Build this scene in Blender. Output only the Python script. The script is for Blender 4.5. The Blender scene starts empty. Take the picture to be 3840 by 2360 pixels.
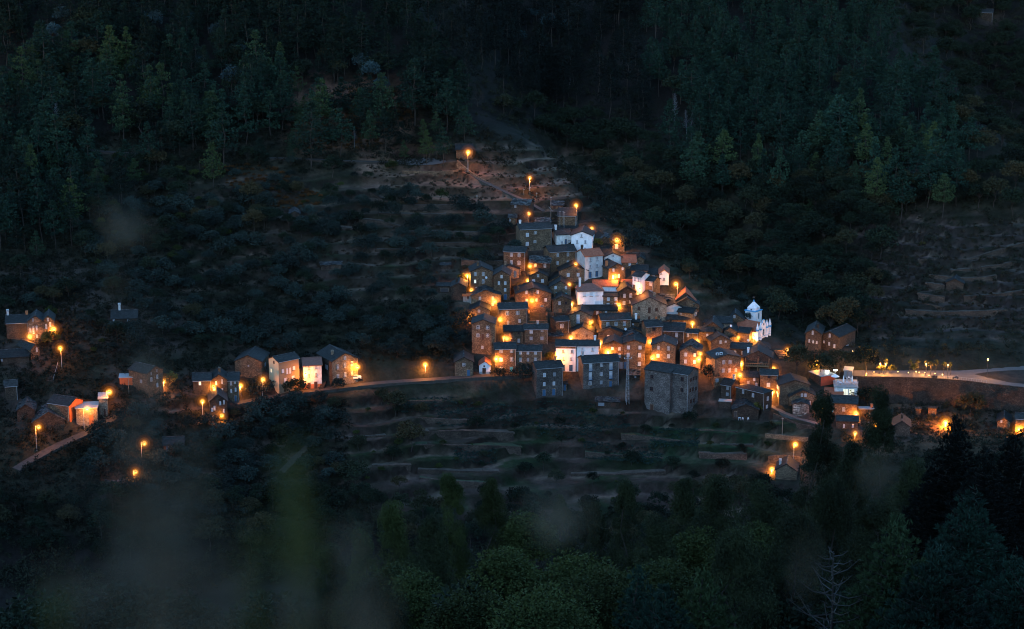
import bpy, math, random
import numpy as np
from mathutils import Vector
from mathutils.bvhtree import BVHTree
random.seed(7); RNG = np.random.default_rng(7)
S = bpy.context.scene; COL = S.collection
R = math.radians

# ------------------------------------------------------------------ camera
F = 7200.0; PITCH = R(14.0); CX, CY = 1920.0, 1180.0
cp, sp = math.cos(PITCH), math.sin(PITCH)
CAMZ = 200.0
def ray(px, py):
    u = (np.asarray(px, float)-CX)/F; v = (CY-np.asarray(py, float))/F
    dx = u; dy = cp+v*sp; dz = -sp+v*cp
    return dx/dy, dz/dy                       # per metre of world y
def at(px, py, Y):
    a, b = ray(px, py)
    return Vector((float(a)*Y, Y, CAMZ+float(b)*Y))
def project(P):
    P = np.asarray(P, float)
    x, y, z = P[..., 0], P[..., 1], P[..., 2]-CAMZ
    f = y*cp-z*sp; up = y*sp+z*cp
    f = np.maximum(f, 1e-3)
    return CX+F*x/f, CY-F*up/f
cam = bpy.data.cameras.new('camera'); camo = bpy.data.objects.new('camera', cam); COL.objects.link(camo)
camo.location = (0, 0, CAMZ); camo.rotation_euler = (R(90)-PITCH, 0, 0)
cam.sensor_width = 36.0; cam.lens = 36.0*F/3840.0; cam.clip_start = 0.1; cam.clip_end = 6000
cam.dof.use_dof = True; cam.dof.focus_distance = 590; cam.dof.aperture_fstop = 1.7
S.camera = camo
S.view_settings.view_transform = 'Standard'; S.view_settings.look = 'None'
S.view_settings.exposure = 0; S.view_settings.gamma = 1
S.render.engine = 'CYCLES'
S.cycles.use_denoising = True; S.cycles.filter_width = 1.1
S.cycles.max_bounces = 5; S.cycles.diffuse_bounces = 2; S.cycles.glossy_bounces = 2
S.cycles.transmission_bounces = 2; S.cycles.transparent_max_bounces = 4; S.cycles.volume_bounces = 0
S.cycles.sample_clamp_indirect = 3.0; S.cycles.use_light_tree = True
S.cycles.caustics_reflective = False; S.cycles.caustics_refractive = False

# ------------------------------------------------------------------ materials
MATS = {}
def newmat(name):
    m = bpy.data.materials.new(name); m.use_nodes = True
    nt = m.node_tree; nt.nodes.clear(); MATS[name] = m
    out = nt.nodes.new('ShaderNodeOutputMaterial'); b = nt.nodes.new('ShaderNodeBsdfPrincipled')
    nt.links.new(b.outputs[0], out.inputs[0])
    b.inputs['Roughness'].default_value = 0.85
    b.inputs['Specular IOR Level'].default_value = 0.2
    return m, nt, b
def node(nt, t, **kw):
    n = nt.nodes.new(t)
    for k, v in kw.items(): setattr(n, k, v)
    return n
def ramp(nt, stops):
    r = node(nt, 'ShaderNodeValToRGB'); e = r.color_ramp.elements
    while len(e) < len(stops): e.new(0.5)
    for i, (p, c) in enumerate(stops): e[i].position = p; e[i].color = (*c, 1)
    return r
def wpos(nt, scale):
    g = node(nt, 'ShaderNodeNewGeometry'); m = node(nt, 'ShaderNodeVectorMath', operation='MULTIPLY')
    m.inputs[1].default_value = scale; nt.links.new(g.outputs['Position'], m.inputs[0]); return m.outputs[0]
def noise(nt, vec, scale, detail=4, rough=0.6):
    n = node(nt, 'ShaderNodeTexNoise'); n.inputs['Scale'].default_value = scale
    n.inputs['Detail'].default_value = detail; n.inputs['Roughness'].default_value = rough
    if vec is not None: nt.links.new(vec, n.inputs['Vector'])
    return n
def mixc(nt, fac, a, b, mode='MIX'):
    m = node(nt, 'ShaderNodeMix', data_type='RGBA', blend_type=mode)
    for sock, v in ((m.inputs[0], fac), (m.inputs[6], a), (m.inputs[7], b)):
        if isinstance(v, bpy.types.NodeSocket): nt.links.new(v, sock)
        elif isinstance(v, (int, float)): sock.default_value = v
        else: sock.default_value = (*v, 1)
    return m.outputs[2]
def bump(nt, b, h, strength=0.5, dist=0.1):
    bn = node(nt, 'ShaderNodeBump'); bn.inputs['Strength'].default_value = strength
    bn.inputs['Distance'].default_value = dist
    nt.links.new(h, bn.inputs['Height']); nt.links.new(bn.outputs[0], b.inputs['Normal'])
def objrand(nt, lo, hi):
    oi = node(nt, 'ShaderNodeObjectInfo'); mr = node(nt, 'ShaderNodeMapRange')
    mr.inputs[3].default_value = lo; mr.inputs[4].default_value = hi
    nt.links.new(oi.outputs['Random'], mr.inputs[0]); return mr.outputs[0]
def stone(name, cols, rough_scale=3.6, zst=3.4, var=(0.75, 1.2), patch=0.4):
    m, nt, b = newmat(name)
    w = wpos(nt, (1, 1, zst))
    v = node(nt, 'ShaderNodeTexVoronoi'); v.inputs['Scale'].default_value = rough_scale
    nt.links.new(w, v.inputs['Vector'])
    sep = node(nt, 'ShaderNodeSeparateColor'); nt.links.new(v.outputs['Color'], sep.inputs[0])
    r = ramp(nt, [(0.0, cols[0]), (0.45, cols[1]), (0.8, cols[2]), (1.0, cols[3])])
    nt.links.new(sep.outputs[0], r.inputs[0])
    n = noise(nt, wpos(nt, (1, 1, 1)), 0.35, 3)
    r2 = ramp(nt, [(0.3, (1-patch,)*3), (0.7, (1+patch,)*3)]); nt.links.new(n.outputs[0], r2.inputs[0])
    c = mixc(nt, 1.0, r.outputs[0], r2.outputs[0], 'MULTIPLY')
    mm = node(nt, 'ShaderNodeVectorMath', operation='SCALE'); nt.links.new(c, mm.inputs[0])
    nt.links.new(objrand(nt, *var), mm.inputs['Scale'])
    d = ramp(nt, [(0.0, (1, 1, 1)), (0.55, (1, 1, 1)), (0.85, (.5, .5, .5))]); nt.links.new(v.outputs['Distance'], d.inputs[0])
    c = mixc(nt, 1.0, mm.outputs[0], d.outputs[0], 'MULTIPLY')
    nt.links.new(c, b.inputs['Base Color']); bump(nt, b, v.outputs['Distance'], -0.35, 0.08)
    return m
stone('schist', [(0.0417, 0.0256, 0.0163), (0.0873, 0.0525, 0.0313), (0.1252, 0.0774, 0.0465), (0.2125, 0.1414, 0.0900)])
stone('schist_grey', [(0.0403, 0.0300, 0.0214), (0.0773, 0.0570, 0.0388), (0.1075, 0.0810, 0.0551), (0.1747, 0.1320, 0.0918)])
stone('schist_cold', [(.032, .029, .028), (.061, .056, .054), (.088, .081, .077), (.145, .134, .128)])
stone('schist_dark', [(0.0177, 0.0136, 0.0113), (0.0362, 0.0264, 0.0202), (0.0531, 0.0393, 0.0296), (0.0885, 0.0643, 0.0479)])
stone('schist_pale', [(0.0855, 0.0612, 0.0444), (0.1633, 0.1188, 0.0855), (0.2177, 0.1656, 0.1204), (0.3110, 0.2448, 0.1837)])
stone('rubble', [(0.048, 0.042, 0.036), (0.12, 0.102, 0.09), (0.216, 0.186, 0.162), (0.33, 0.3, 0.27)], 1.6, 1.6)
def slate(name, cols, sc, zst, st):
    m, nt, b = newmat(name)
    v = node(nt, 'ShaderNodeTexVoronoi'); v.inputs['Scale'].default_value = sc
    nt.links.new(wpos(nt, (1, 2.2, zst)), v.inputs['Vector'])
    sep = node(nt, 'ShaderNodeSeparateColor'); nt.links.new(v.outputs['Color'], sep.inputs[0])
    r = ramp(nt, [(0.0, cols[0]), (0.6, cols[1]), (1.0, cols[2])]); nt.links.new(sep.outputs[0], r.inputs[0])
    mm = node(nt, 'ShaderNodeVectorMath', operation='SCALE'); nt.links.new(r.outputs[0], mm.inputs[0])
    nt.links.new(objrand(nt, 0.7, 1.25), mm.inputs['Scale'])
    n = noise(nt, wpos(nt, (1, 1, 1)), 0.6, 4)
    r2 = ramp(nt, [(0.3, (.7,)*3), (0.7, (1.25,)*3)]); nt.links.new(n.outputs[0], r2.inputs[0])
    nt.links.new(mixc(nt, 1.0, mm.outputs[0], r2.outputs[0], 'MULTIPLY'), b.inputs['Base Color'])
    b.inputs['Roughness'].default_value = 0.75; b.inputs['Specular IOR Level'].default_value = 0.2
    bump(nt, b, sep.outputs[1], st, 0.12)
slate('slate', [(.0085, .009, .0085), (.0155, .016, .0155), (.029, .03, .029)], 2.6, 2.6, 0.35)
slate('slab', [(0.0112, 0.0119, 0.0126), (0.0252, 0.0266, 0.028), (0.084, 0.084, 0.084)], 1.5, 1.5, 0.9)
def tile(name, a, bcol):
    m, nt, b = newmat(name)
    w = node(nt, 'ShaderNodeTexWave', wave_type='BANDS', bands_direction='X'); w.inputs['Scale'].default_value = 1.3
    w.inputs['Distortion'].default_value = 0.6
    tc = node(nt, 'ShaderNodeTexCoord'); nt.links.new(tc.outputs['Object'], w.inputs[0])
    n = noise(nt, wpos(nt, (1, 1, 1)), 1.5, 5)
    r = ramp(nt, [(0.25, a), (0.75, bcol)]); nt.links.new(n.outputs[0], r.inputs[0])
    r2 = ramp(nt, [(0.0, (.55,)*3), (0.6, (1.1,)*3)]); nt.links.new(w.outputs[1], r2.inputs[0])
    nt.links.new(mixc(nt, 1.0, r.outputs[0], r2.outputs[0], 'MULTIPLY'), b.inputs['Base Color'])
    bump(nt, b, w.outputs[1], 0.6, 0.1)
tile('red_tile', (.20, .055, .03), (.36, .12, .065))
tile('brown_tile', (.12, .06, .045), (.2, .1, .08))
def plain(name, col, rough=0.8, var=0.12, scale=1.2, spec=0.2, metal=0.0):
    m, nt, b = newmat(name)
    n = noise(nt, wpos(nt, (1, 1, 0.5)), scale, 5, 0.65)
    lo = tuple(c*(1-var) for c in col); hi = tuple(min(1, c*(1+var)) for c in col)
    r = ramp(nt, [(0.3, lo), (0.7, hi)]); nt.links.new(n.outputs[0], r.inputs[0])
    nt.links.new(r.outputs[0], b.inputs['Base Color']); b.inputs['Roughness'].default_value = rough
    b.inputs['Specular IOR Level'].default_value = spec; b.inputs['Metallic'].default_value = metal
    return m
plain('white_plaster', (.64, .64, .66), var=.16, scale=.9)
plain('grey_plaster', (.36, .37, .38), var=.28, scale=.8)
plain('dirty_plaster', (.5, .51, .5), var=.3, scale=1.6)
plain('tan_plaster', (.19, .145, .095), var=.08)
plain('cream_plaster', (.45, .36, .22), var=.06)
plain('grey_boards', (.16, .15, .14), var=.3, scale=3)
plain('rust_boards', (.38, .09, .03), var=.2, scale=2)
plain('red_metal', (.42, .065, .03), var=.1, scale=2)
plain('zinc', (.22, .27, .29), var=.12, rough=.5, spec=.4)
plain('blue_paint', (.03, .08, .15), var=.15)
plain('trim_blue', (.05, .25, .45), var=.1)
plain('teal_paint', (.05, .26, .32), var=.15)
plain('brown_paint', (.06, .03, .022), var=.2)
plain('rust_paint', (.3, .1, .04), var=.2)
plain('grey_paint', (.2, .2, .22), var=.15)
plain('white_paint', (.5, .52, .56), var=.04)
plain('pale_blind', (.3, .335, .38), var=.1)
plain('dim_blind', (.16, .19, .22), var=.2)
plain('dark_metal', (.03, .03, .033), rough=.5, spec=.4)
plain('grey_metal', (.24, .26, .28), rough=.5, spec=.4)
plain('pole_wood', (.2, .17, .14), var=.2)
plain('timber', (.22, .12, .06), var=.25, scale=3)
plain('path_earth', (.042, .034, .028), var=.35, scale=1.0)
plain('ledge_soil', (.058, .046, .035), var=.5, scale=.7)
plain('ledge_green', (.026, .036, .017), var=.5, scale=.7)
plain('lane', (.042, .037, .033), var=.3, scale=1.0)
plain('asphalt', (.075, .07, .066), var=.18, scale=.8)
plain('concrete', (.26, .25, .24), var=.15)
plain('white_cloth', (.75, .75, .78), var=.04)
plain('terracotta', (.4, .14, .06), var=.15)
plain('bark', (.03, .025, .022), var=.3, scale=3)
plain('bark_dead', (.026, .024, .023), var=.25, scale=3)
plain('bark_pale', (.11, .115, .125), var=.25, scale=3)
m, nt, b = newmat('glass_dark'); b.inputs['Base Color'].default_value = (.012, .016, .022, 1); b.inputs['Roughness'].default_value = .12; b.inputs['Specular IOR Level'].default_value = .5
def emis(name, col, st):
    m, nt, b = newmat(name); b.inputs['Base Color'].default_value = (*col, 1)
    b.inputs['Emission Color'].default_value = (*col, 1); b.inputs['Emission Strength'].default_value = st
    return m
emis('lit_warm', (1.0, .62, .25), 1.1); emis('lit_white', (1.0, .86, .56), .8); emis('lit_soft', (.95, .85, .6), .5)
emis('sodium', (1.0, .62, .16), 5.0); emis('lantern', (1.0, .62, .22), 4.0); emis('flood', (1.0, .96, .78), 14.0)
for k_ in ('sodium', 'lantern', 'flood', 'lit_warm', 'lit_white'): MATS[k_].cycles.emission_sampling = 'NONE'
def mist(name, col, st):  # emission-only volume that paints a halo round a lamp; no real mist
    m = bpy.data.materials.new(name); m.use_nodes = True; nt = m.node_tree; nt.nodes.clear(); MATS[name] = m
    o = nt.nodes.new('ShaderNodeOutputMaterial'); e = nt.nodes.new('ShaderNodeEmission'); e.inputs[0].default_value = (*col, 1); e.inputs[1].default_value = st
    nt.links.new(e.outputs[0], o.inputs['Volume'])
mist('glow_a', (1.0, .50, .09), 1.4); mist('glow_b', (1.0, .34, .03), .3); mist('glow_c', (1.0, .28, .018), .06); mist('glow_d', (1.0, .27, .015), .012)
plain('dirt', (.032, .027, .023), var=.3, scale=.8)
def leafmat(name, lo, hi, var=(0.7, 1.35), nsc=0.35, hue=None):
    m, nt, b = newmat(name)
    n = noise(nt, wpos(nt, (1, 1, 1)), nsc, 3)
    r = ramp(nt, [(0.32, lo), (0.68, hi)]); nt.links.new(n.outputs[0], r.inputs[0])
    c = r.outputs[0]
    if hue:
        oi = node(nt, 'ShaderNodeObjectInfo'); rr = ramp(nt, [(0.0, (0, 0, 0)), (hue[1], (0, 0, 0)), (1.0, (1, 1, 1))])
        nt.links.new(oi.outputs['Random'], rr.inputs[0]); c = mixc(nt, rr.outputs[0], c, hue[0])
    mm = node(nt, 'ShaderNodeVectorMath', operation='SCALE'); nt.links.new(c, mm.inputs[0])
    nt.links.new(objrand(nt, *var), mm.inputs['Scale'])
    nt.links.new(mm.outputs[0], b.inputs['Base Color']); b.inputs['Roughness'].default_value = .9; b.inputs['Specular IOR Level'].default_value = .15
    return m
leafmat('pine_needles', (.0022, .0088, .0064), (.0095, .0285, .019), var=(.4, 1.9), hue=((.013, .022, .0075), .6))
leafmat('pine_far', (.0035, .0125, .0092), (.0145, .043, .029), var=(.5, 1.7), hue=((.022, .035, .012), .6))
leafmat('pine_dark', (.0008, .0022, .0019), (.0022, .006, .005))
leafmat('silver_leaves', (.011, .024, .028), (.026, .05, .055))
leafmat('olive_leaves', (.0075, .0135, .0122), (.019, .031, .0265), var=(.5, 1.5))
leafmat('broad_leaves', (.0038, .008, .005), (.0125, .022, .0115), var=(.4, 1.7), hue=((.02, .0165, .0075), .65))
leafmat('fresh_leaves', (.014, .021, .0055), (.027, .037, .0095), var=(.65, 1.35), nsc=.2)
leafmat('gum_leaves', (.0065, .010, .0045), (.020, .0275, .0105))
leafmat('fern_leaves', (.06, .026, .008), (.13, .058, .018), var=(.5, 1.4), hue=((.02, .028, .01), .4))
leafmat('brush', (.006, .0082, .0055), (.019, .0225, .0135), var=(.6, 1.4))
leafmat('dry_brush', (.014, .0115, .0075), (.04, .032, .021), nsc=.15)
leafmat('crop_leaves', (.009, .024, .02), (.022, .048, .04))
leafmat('yellow_leaves', (.045, .045, .012), (.085, .08, .02))
leafmat('fg_grass', (.015, .022, .022), (.027, .037, .037), nsc=2)
leafmat('fg_grass_green', (.012, .026, .009), (.02, .04, .014), nsc=2)

# ------------------------------------------------------------------ object helpers
def tag(o, label=None, cat=None, group=None, kind=None):
    if label: o['label'] = label
    if cat: o['category'] = cat
    if group: o['group'] = group
    if kind: o['kind'] = kind
    return o
def empty(name, loc, rz=0, label=None, cat=None, group=None):
    o = bpy.data.objects.new(name, None); o.empty_display_size = .5
    o.location = loc; o.rotation_euler = (0, 0, rz); COL.objects.link(o); return tag(o, label, cat, group)
def link(name, me, parent=None, loc=None, rz=None):
    o = bpy.data.objects.new(name, me); COL.objects.link(o)
    if parent is not None: o.parent = parent
    if loc is not None: o.location = loc
    if rz is not None: o.rotation_euler = (0, 0, rz)
    return o
def bigmesh(name, V, Q, mat, smooth=False):
    V = np.ascontiguousarray(V, dtype=np.float32); Q = np.ascontiguousarray(Q, dtype=np.int32)
    me = bpy.data.meshes.new(name); n, k = Q.shape
    me.vertices.add(len(V)); me.vertices.foreach_set('co', V.ravel())
    me.loops.add(n*k); me.loops.foreach_set('vertex_index', Q.ravel())
    me.polygons.add(n); me.polygons.foreach_set('loop_start', np.arange(0, n*k, k, dtype=np.int32))
    if smooth: me.polygons.foreach_set('use_smooth', np.ones(n, bool))
    me.update(calc_edges=True); me.materials.append(MATS[mat]); return me
class MB:
    def __init__(s): s.v = []; s.f = []
    def add(s, vs, fs):
        o = len(s.v); s.v += [tuple(v) for v in vs]; s.f += [tuple(i+o for i in f) for f in fs]; return s
    def box(s, x0, x1, y0, y1, z0, z1):
        return s.add([(x0, y0, z0), (x1, y0, z0), (x1, y1, z0), (x0, y1, z0), (x0, y0, z1), (x1, y0, z1), (x1, y1, z1), (x0, y1, z1)],
                     [(0, 3, 2, 1), (4, 5, 6, 7), (0, 1, 5, 4), (1, 2, 6, 5), (2, 3, 7, 6), (3, 0, 4, 7)])
    def extr(s, sec, a0, a1, axis):
        n = len(sec); vs = []
        for a in (a0, a1):
            for (p, z) in sec: vs.append((a, p, z) if axis == 0 else (p, a, z))
        fs = [(i, (i+1) % n, (i+1) % n+n, i+n) for i in range(n)]
        fs += [tuple(range(n-1, -1, -1)), tuple(range(n, 2*n))]
        return s.add(vs, fs)
    def tube(s, p, q, r0, r1, n=6):
        p = Vector(p); q = Vector(q); d = (q-p).normalized()
        a = d.orthogonal().normalized(); b = d.cross(a); vs = []
        for c, r in ((p, r0), (q, r1)):
            for i in range(n):
                t = 2*math.pi*i/n; vs.append(c+a*(r*math.cos(t))+b*(r*math.sin(t)))
        return s.add(vs, [(i, (i+1) % n, (i+1) % n+n, i+n) for i in range(n)]+[tuple(range(n-1, -1, -1)), tuple(range(n, 2*n))])
    def lathe(s, prof, n=12, c=(0, 0, 0)):
        vs = [(c[0]+r*math.cos(2*math.pi*i/n), c[1]+r*math.sin(2*math.pi*i/n), c[2]+z) for (r, z) in prof for i in range(n)]
        fs = []
        for j in range(len(prof)-1):
            for i in range(n): fs.append((j*n+i, j*n+(i+1) % n, (j+1)*n+(i+1) % n, (j+1)*n+i))
        fs += [tuple(range(n-1, -1, -1)), tuple(range((len(prof)-1)*n, len(prof)*n))]
        return s.add(vs, fs)
    def mesh(s, name, mat, smooth=False):
        me = bpy.data.meshes.new(name); me.from_pydata(s.v, [], s.f); me.update()
        me.materials.append(MATS[mat])
        if smooth: me.polygons.foreach_set('use_smooth', np.ones(len(me.polygons), bool))
        return me
    def build(s, name, mat, parent=None, loc=None, rz=None, smooth=False):
        return link(name, s.mesh(name, mat, smooth), parent, loc, rz)

# ------------------------------------------------------------------ terrain
def fit(P, c=8.0):
    P = np.asarray(P, float); X = P[:, :2]; z = P[:, 2]; n = len(P)
    D = np.sqrt(((X[:, None]-X[None])**2).sum(-1)+c*c)
    A = np.zeros((n+3, n+3)); A[:n, :n] = D; A[:n, n] = 1; A[:n, n+1:] = X/100; A[n, :n] = 1; A[n+1:, :n] = X.T/100
    w = np.linalg.solve(A, np.concatenate([z, np.zeros(3)]))
    def f(x, y):
        sh = x.shape; q = np.stack([x.ravel(), y.ravel()], 1); out = np.empty(len(q))
        for i in range(0, len(q), 20000):
            s_ = q[i:i+20000]; d = np.sqrt(((s_[:, None]-X[None])**2).sum(-1)+c*c)
            out[i:i+20000] = d@w[:n]+w[n]+s_@(w[n+1:])/100
        return out.reshape(sh)
    return f
def pts(d): return [tuple(at(px, py, Y)) for px, l in d.items() for py, Y in l]
front = pts({
 -300: [(2300,445),(1950,475),(1700,497),(1500,518),(1300,538),(1150,556),(900,600),(560,655),(250,705),(0,745),(-300,800)],
 400: [(2300,450),(1950,482),(1700,505),(1500,525),(1300,545),(1150,560),(900,603),(560,660),(250,712),(0,755),(-300,810)],
 1000: [(2200,460),(1900,495),(1700,518),(1500,540),(1300,562),(1100,590),(900,615),(640,658),(560,668),(250,722),(0,770),(-300,830)],
 1500: [(2150,468),(1900,503),(1700,525),(1500,546),(1400,556),(1200,583),(1000,608),(800,640),(640,668),(500,695),(250,735),(0,785),(-300,850)],
 2000: [(2100,470),(1900,508),(1650,543),(1450,562),(1200,590),(1000,615),(850,635),(700,660),(590,683)],
 2400: [(2100,475),(1900,510),(1650,545),(1450,563),(1200,591),(1000,614),(900,628)],
 2750: [(2100,475),(1850,515),(1650,540),(1450,562),(1280,585),(1150,600)],
 3100: [(2100,470),(1850,510),(1650,535),(1500,555),(1400,572),(1300,592)],
 3500: [(2100,465),(1850,503),(1700,524),(1600,545),(1440,566),(1380,583),(1300,594)],
 4000: [(2100,460),(1850,498),(1700,518),(1600,542),(1440,564),(1380,580),(1300,590)]})
ridge = [(1560,-30,800),(1650,130,766),(1740,280,736),(1790,430,712),(1900,500,700),(2000,560,690),(2180,700,661),(2350,860,636),(2560,1020,612),(2720,1110,602)]
for px, py, Y in ridge:
    p = at(px, py, Y); front.append(tuple(p))
    front.append((p.x+24, p.y+20, p.z-15)); front.append((p.x+55, p.y+45, p.z-42))
front += [(250, 640, CAMZ-190), (300, 720, CAMZ-200), (0, 900, CAMZ-130), (150, 800, CAMZ-190), (300, 1000, CAMZ-230), (60, 1050, CAMZ-160)]
right = pts({
 1700: [(400,795),(200,838),(0,882),(-300,950)],
 2000: [(500,768),(250,822),(0,876),(-300,946)],
 2400: [(850,690),(600,735),(300,790),(0,855),(-300,930)],
 2800: [(1200,632),(1000,660),(800,690),(600,722),(300,780),(0,845),(-300,920)],
 3100: [(1300,600),(1100,630),(900,658),(600,708),(300,770),(0,835),(-300,910)],
 3500: [(1350,588),(1200,606),(1000,630),(800,655),(600,690),(400,732)],
 4000: [(1350,585),(1200,602),(1000,625),(800,650),(650,675)]})
for px, py, Y in [(3230,-60,840),(3330,150,800),(3440,310,752),(3620,450,722),(3740,560,700),(3900,650,680),(4100,720,668)]:
    p = at(px, py, Y); right.append(tuple(p))
    right.append((p.x+26, p.y+22, p.z-15)); right.append((p.x+60, p.y+50, p.z-40))
right += [tuple(at(px, 1500, 560)+Vector((0, 0, -15))) for px in (2300, 2800, 3300, 4000)]
far = pts({3300: [(0,985),(250,925),(450,880)], 3550: [(-300,1060),(0,965),(250,905),(450,862)], 3900: [(-300,1040),(0,945),(300,885),(600,830)], 4300: [(-300,1020),(0,930),(300,870),(600,815)]})
far += [(120, 760, CAMZ-175), (250, 700, CAMZ-165), (0, 850, CAMZ-180)]
hf, hr, hz = fit(front), fit(right), fit(far)
def smax(a, b, k=3.0): return 0.5*(a+b+np.sqrt((a-b)**2+k*k))
gx = np.concatenate([np.arange(-420, -210, 6.0), np.arange(-210, 210, 1.35), np.arange(210, 460, 6.0)])
gy = np.concatenate([np.arange(-40, 430, 6.0), np.arange(430, 720, 1.35), np.arange(720, 1150, 3.0)])
GX, GY = np.meshgrid(gx, gy)
from mathutils import noise as mn
def fbm(x, y, sc, oct=4, seed=0):
    r = np.random.default_rng(seed); out = np.zeros_like(x); a = 1.0; tot = 0
    for o in range(oct):
        for k in range(3):
            th = r.uniform(0, 2*math.pi); ph = r.uniform(0, 2*math.pi); ph2 = r.uniform(0, 6.28)
            u = (x*math.cos(th)+y*math.sin(th))*2*math.pi/sc; v = (-x*math.sin(th)+y*math.cos(th))*2*math.pi/sc
            out += a*np.sin(u+ph+1.3*np.sin(v*.7+ph2))/3
        tot += a; a *= .55; sc *= .47
    return out/tot
Hfront, Hright, Hfar = hf(GX, GY), hr(GX, GY), hz(GX, GY)
Hbase = smax(smax(Hfront, Hright), Hfar)
near = CAMZ-1.9-np.tan(R(24.3))*np.maximum(GY, 0)-.00005*GX**2
HZ = np.where(GY < 300, near, smax(np.where(GY > 560, -1e3, near), Hbase))
HZ = np.where((GY >= 300) & (GY < 440), np.maximum(near, np.minimum(Hbase, CAMZ-178)), HZ)
HZ = np.maximum(HZ, CAMZ-188)
PXg, PYg = project(np.stack([GX, GY, HZ], -1))
def box(px, py, x0, x1, y0, y1, s=60):
    def e(v, a, b_): return np.clip((v-a)/s+.5, 0, 1)*np.clip((b_-v)/s+.5, 0, 1)
    return e(px, x0, x1)*e(py, y0, y1)
behind = GY > 440
terr = np.maximum.reduce([box(PXg, PYg, 1300, 3000, 1480, 1980), box(PXg, PYg, 800, 1960, 660, 1130), box(PXg, PYg, 1450, 2330, 540, 830), box(PXg, PYg, 3200, 3950, 800, 1260), box(PXg, PYg, 600, 1330, 1460, 1950)*.8, box(PXg, PYg, 450, 900, 700, 1150)*.7, box(PXg, PYg, 2400, 2800, 960, 1180)*.6])*behind
HZ = HZ+fbm(GX, GY, 38, 4, 3)*1.0*behind
stepz = 2.8; zz = (HZ+fbm(GX, GY, 60, 2, 9)*1.2)/stepz; fr = zz-np.floor(zz)
tz = (np.floor(zz)+np.where(fr < .88, fr*.14, .1232+(fr-.88)/.12*.8768))*stepz-fbm(GX, GY, 60, 2, 9)*1.2
HZ = HZ*(1-terr)+tz*terr; PHASE = fr
PLATFORMS = []
def hgt(x, y):
    x = np.asarray(x, float); y = np.asarray(y, float)
    i = np.clip(np.searchsorted(gx, x)-1, 0, len(gx)-2); j = np.clip(np.searchsorted(gy, y)-1, 0, len(gy)-2)
    a = (x-gx[i])/(gx[i+1]-gx[i]); b_ = (y-gy[j])/(gy[j+1]-gy[j])
    return (HZ[j, i]*(1-a)+HZ[j, i+1]*a)*(1-b_)+(HZ[j+1, i]*(1-a)+HZ[j+1, i+1]*a)*b_
YS = np.arange(436, 1140, .75)
def hits(px, py):
    """pixels of the photo to points on the ground"""
    px = np.atleast_1d(np.asarray(px, float)); py = np.atleast_1d(np.asarray(py, float))
    a, b_ = ray(px, py); X = a[:, None]*YS[None]; Z = CAMZ+b_[:, None]*YS[None]
    below = Z < hgt(X, np.broadcast_to(YS, X.shape))
    k = np.argmax(below, 1); ok = below.any(1) & (k > 0); k = np.where(ok, k, 0)
    d1 = Z[np.arange(len(px)), k]-hgt(X[np.arange(len(px)), k], YS[k]); km = np.maximum(k-1, 0)
    d0 = Z[np.arange(len(px)), km]-hgt(X[np.arange(len(px)), km], YS[km])
    t = np.where(np.abs(d0-d1) > 1e-6, d0/(d0-d1), 0); Y = YS[km]+t*(YS[k]-YS[km])
    Xh = a*Y; return np.stack([Xh, Y, hgt(Xh, Y)], 1), ok
def ground(px, py):
    P, ok = hits([px], [py]); return Vector(P[0])
# ------------------------------------------------------------------ roads and platforms cut into the ground
def plane_pt(px, py, z):
    a, b_ = ray(px, py); Y = (z-CAMZ)/float(b_); return Vector((float(a)*Y, Y, z))
def seglen(P, A, B):
    d = B-A; t = np.clip(((P-A)@d)/max(d@d, 1e-6), 0, 1); return np.linalg.norm(P-(A+t[:, None]*d), axis=1), t
def ribbon_line(pix, sm=3):
    P, ok = hits([p[0] for p in pix], [p[1] for p in pix])
    out = []
    for i in range(len(P)-1):
        n = max(2, int(np.linalg.norm(P[i+1]-P[i])/3))
        for t in np.linspace(0, 1, n, endpoint=False): out.append(P[i]*(1-t)+P[i+1]*t)
    out.append(P[-1]); L = np.array(out)
    for _ in range(sm):
        L[1:-1] = (L[:-2]+2*L[1:-1]+L[2:])/4
    return L
def carve(L, half, drop=.12):
    q = np.stack([GX.ravel(), GY.ravel()], 1); best = np.full(len(q), 1e9); zl = np.zeros(len(q))
    lo = L[:, :2].min(0)-half-4; hi = L[:, :2].max(0)+half+4
    idx = np.where((q > lo).all(1) & (q < hi).all(1))[0]; qq = q[idx]
    bb = np.full(len(idx), 1e9); zb = np.zeros(len(idx))
    for i in range(len(L)-1):
        d, t = seglen(qq, L[i, :2], L[i+1, :2]); z = L[i, 2]*(1-t)+L[i+1, 2]*t
        u = d < bb; bb[u] = d[u]; zb[u] = z[u]
    h = HZ.ravel(); m = bb < half+.8
    h[idx[m]] = np.minimum(h[idx[m]], zb[m]-drop)
    m2 = (bb >= half+.8) & (bb < half+2.2)
    h[idx[m2]] = np.minimum(h[idx[m2]], zb[m2]+(bb[m2]-half-.8)*1.6)
def ribbon(name, L, half, mat, label, depth=3.0, kind='structure', wall=None):
    mb = MB(); n = len(L); wl = []
    for i in range(n):
        d = L[min(i+1, n-1)]-L[max(i-1, 0)]; d = d[:2]/max(np.linalg.norm(d[:2]), 1e-6); s = np.array([-d[1], d[0]])
        z = L[i, 2]+.06
        l_ = L[i, :2]+s*half; r_ = L[i, :2]-s*half
        mb.v += [(l_[0], l_[1], z), (r_[0], r_[1], z), (r_[0], r_[1], z-depth), (l_[0], l_[1], z-depth)]
    for i in range(n-1):
        for k in range(4):
            mb.f.append((4*i+k, 4*i+(k+1) % 4, 4*i+4+(k+1) % 4, 4*i+4+k))
    mb.f += [(0, 1, 2, 3), (4*n-1, 4*n-2, 4*n-3, 4*n-4)]
    o = mb.build(name, mat); tag(o, label, None, None, kind); return o
lines = {}
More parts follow.
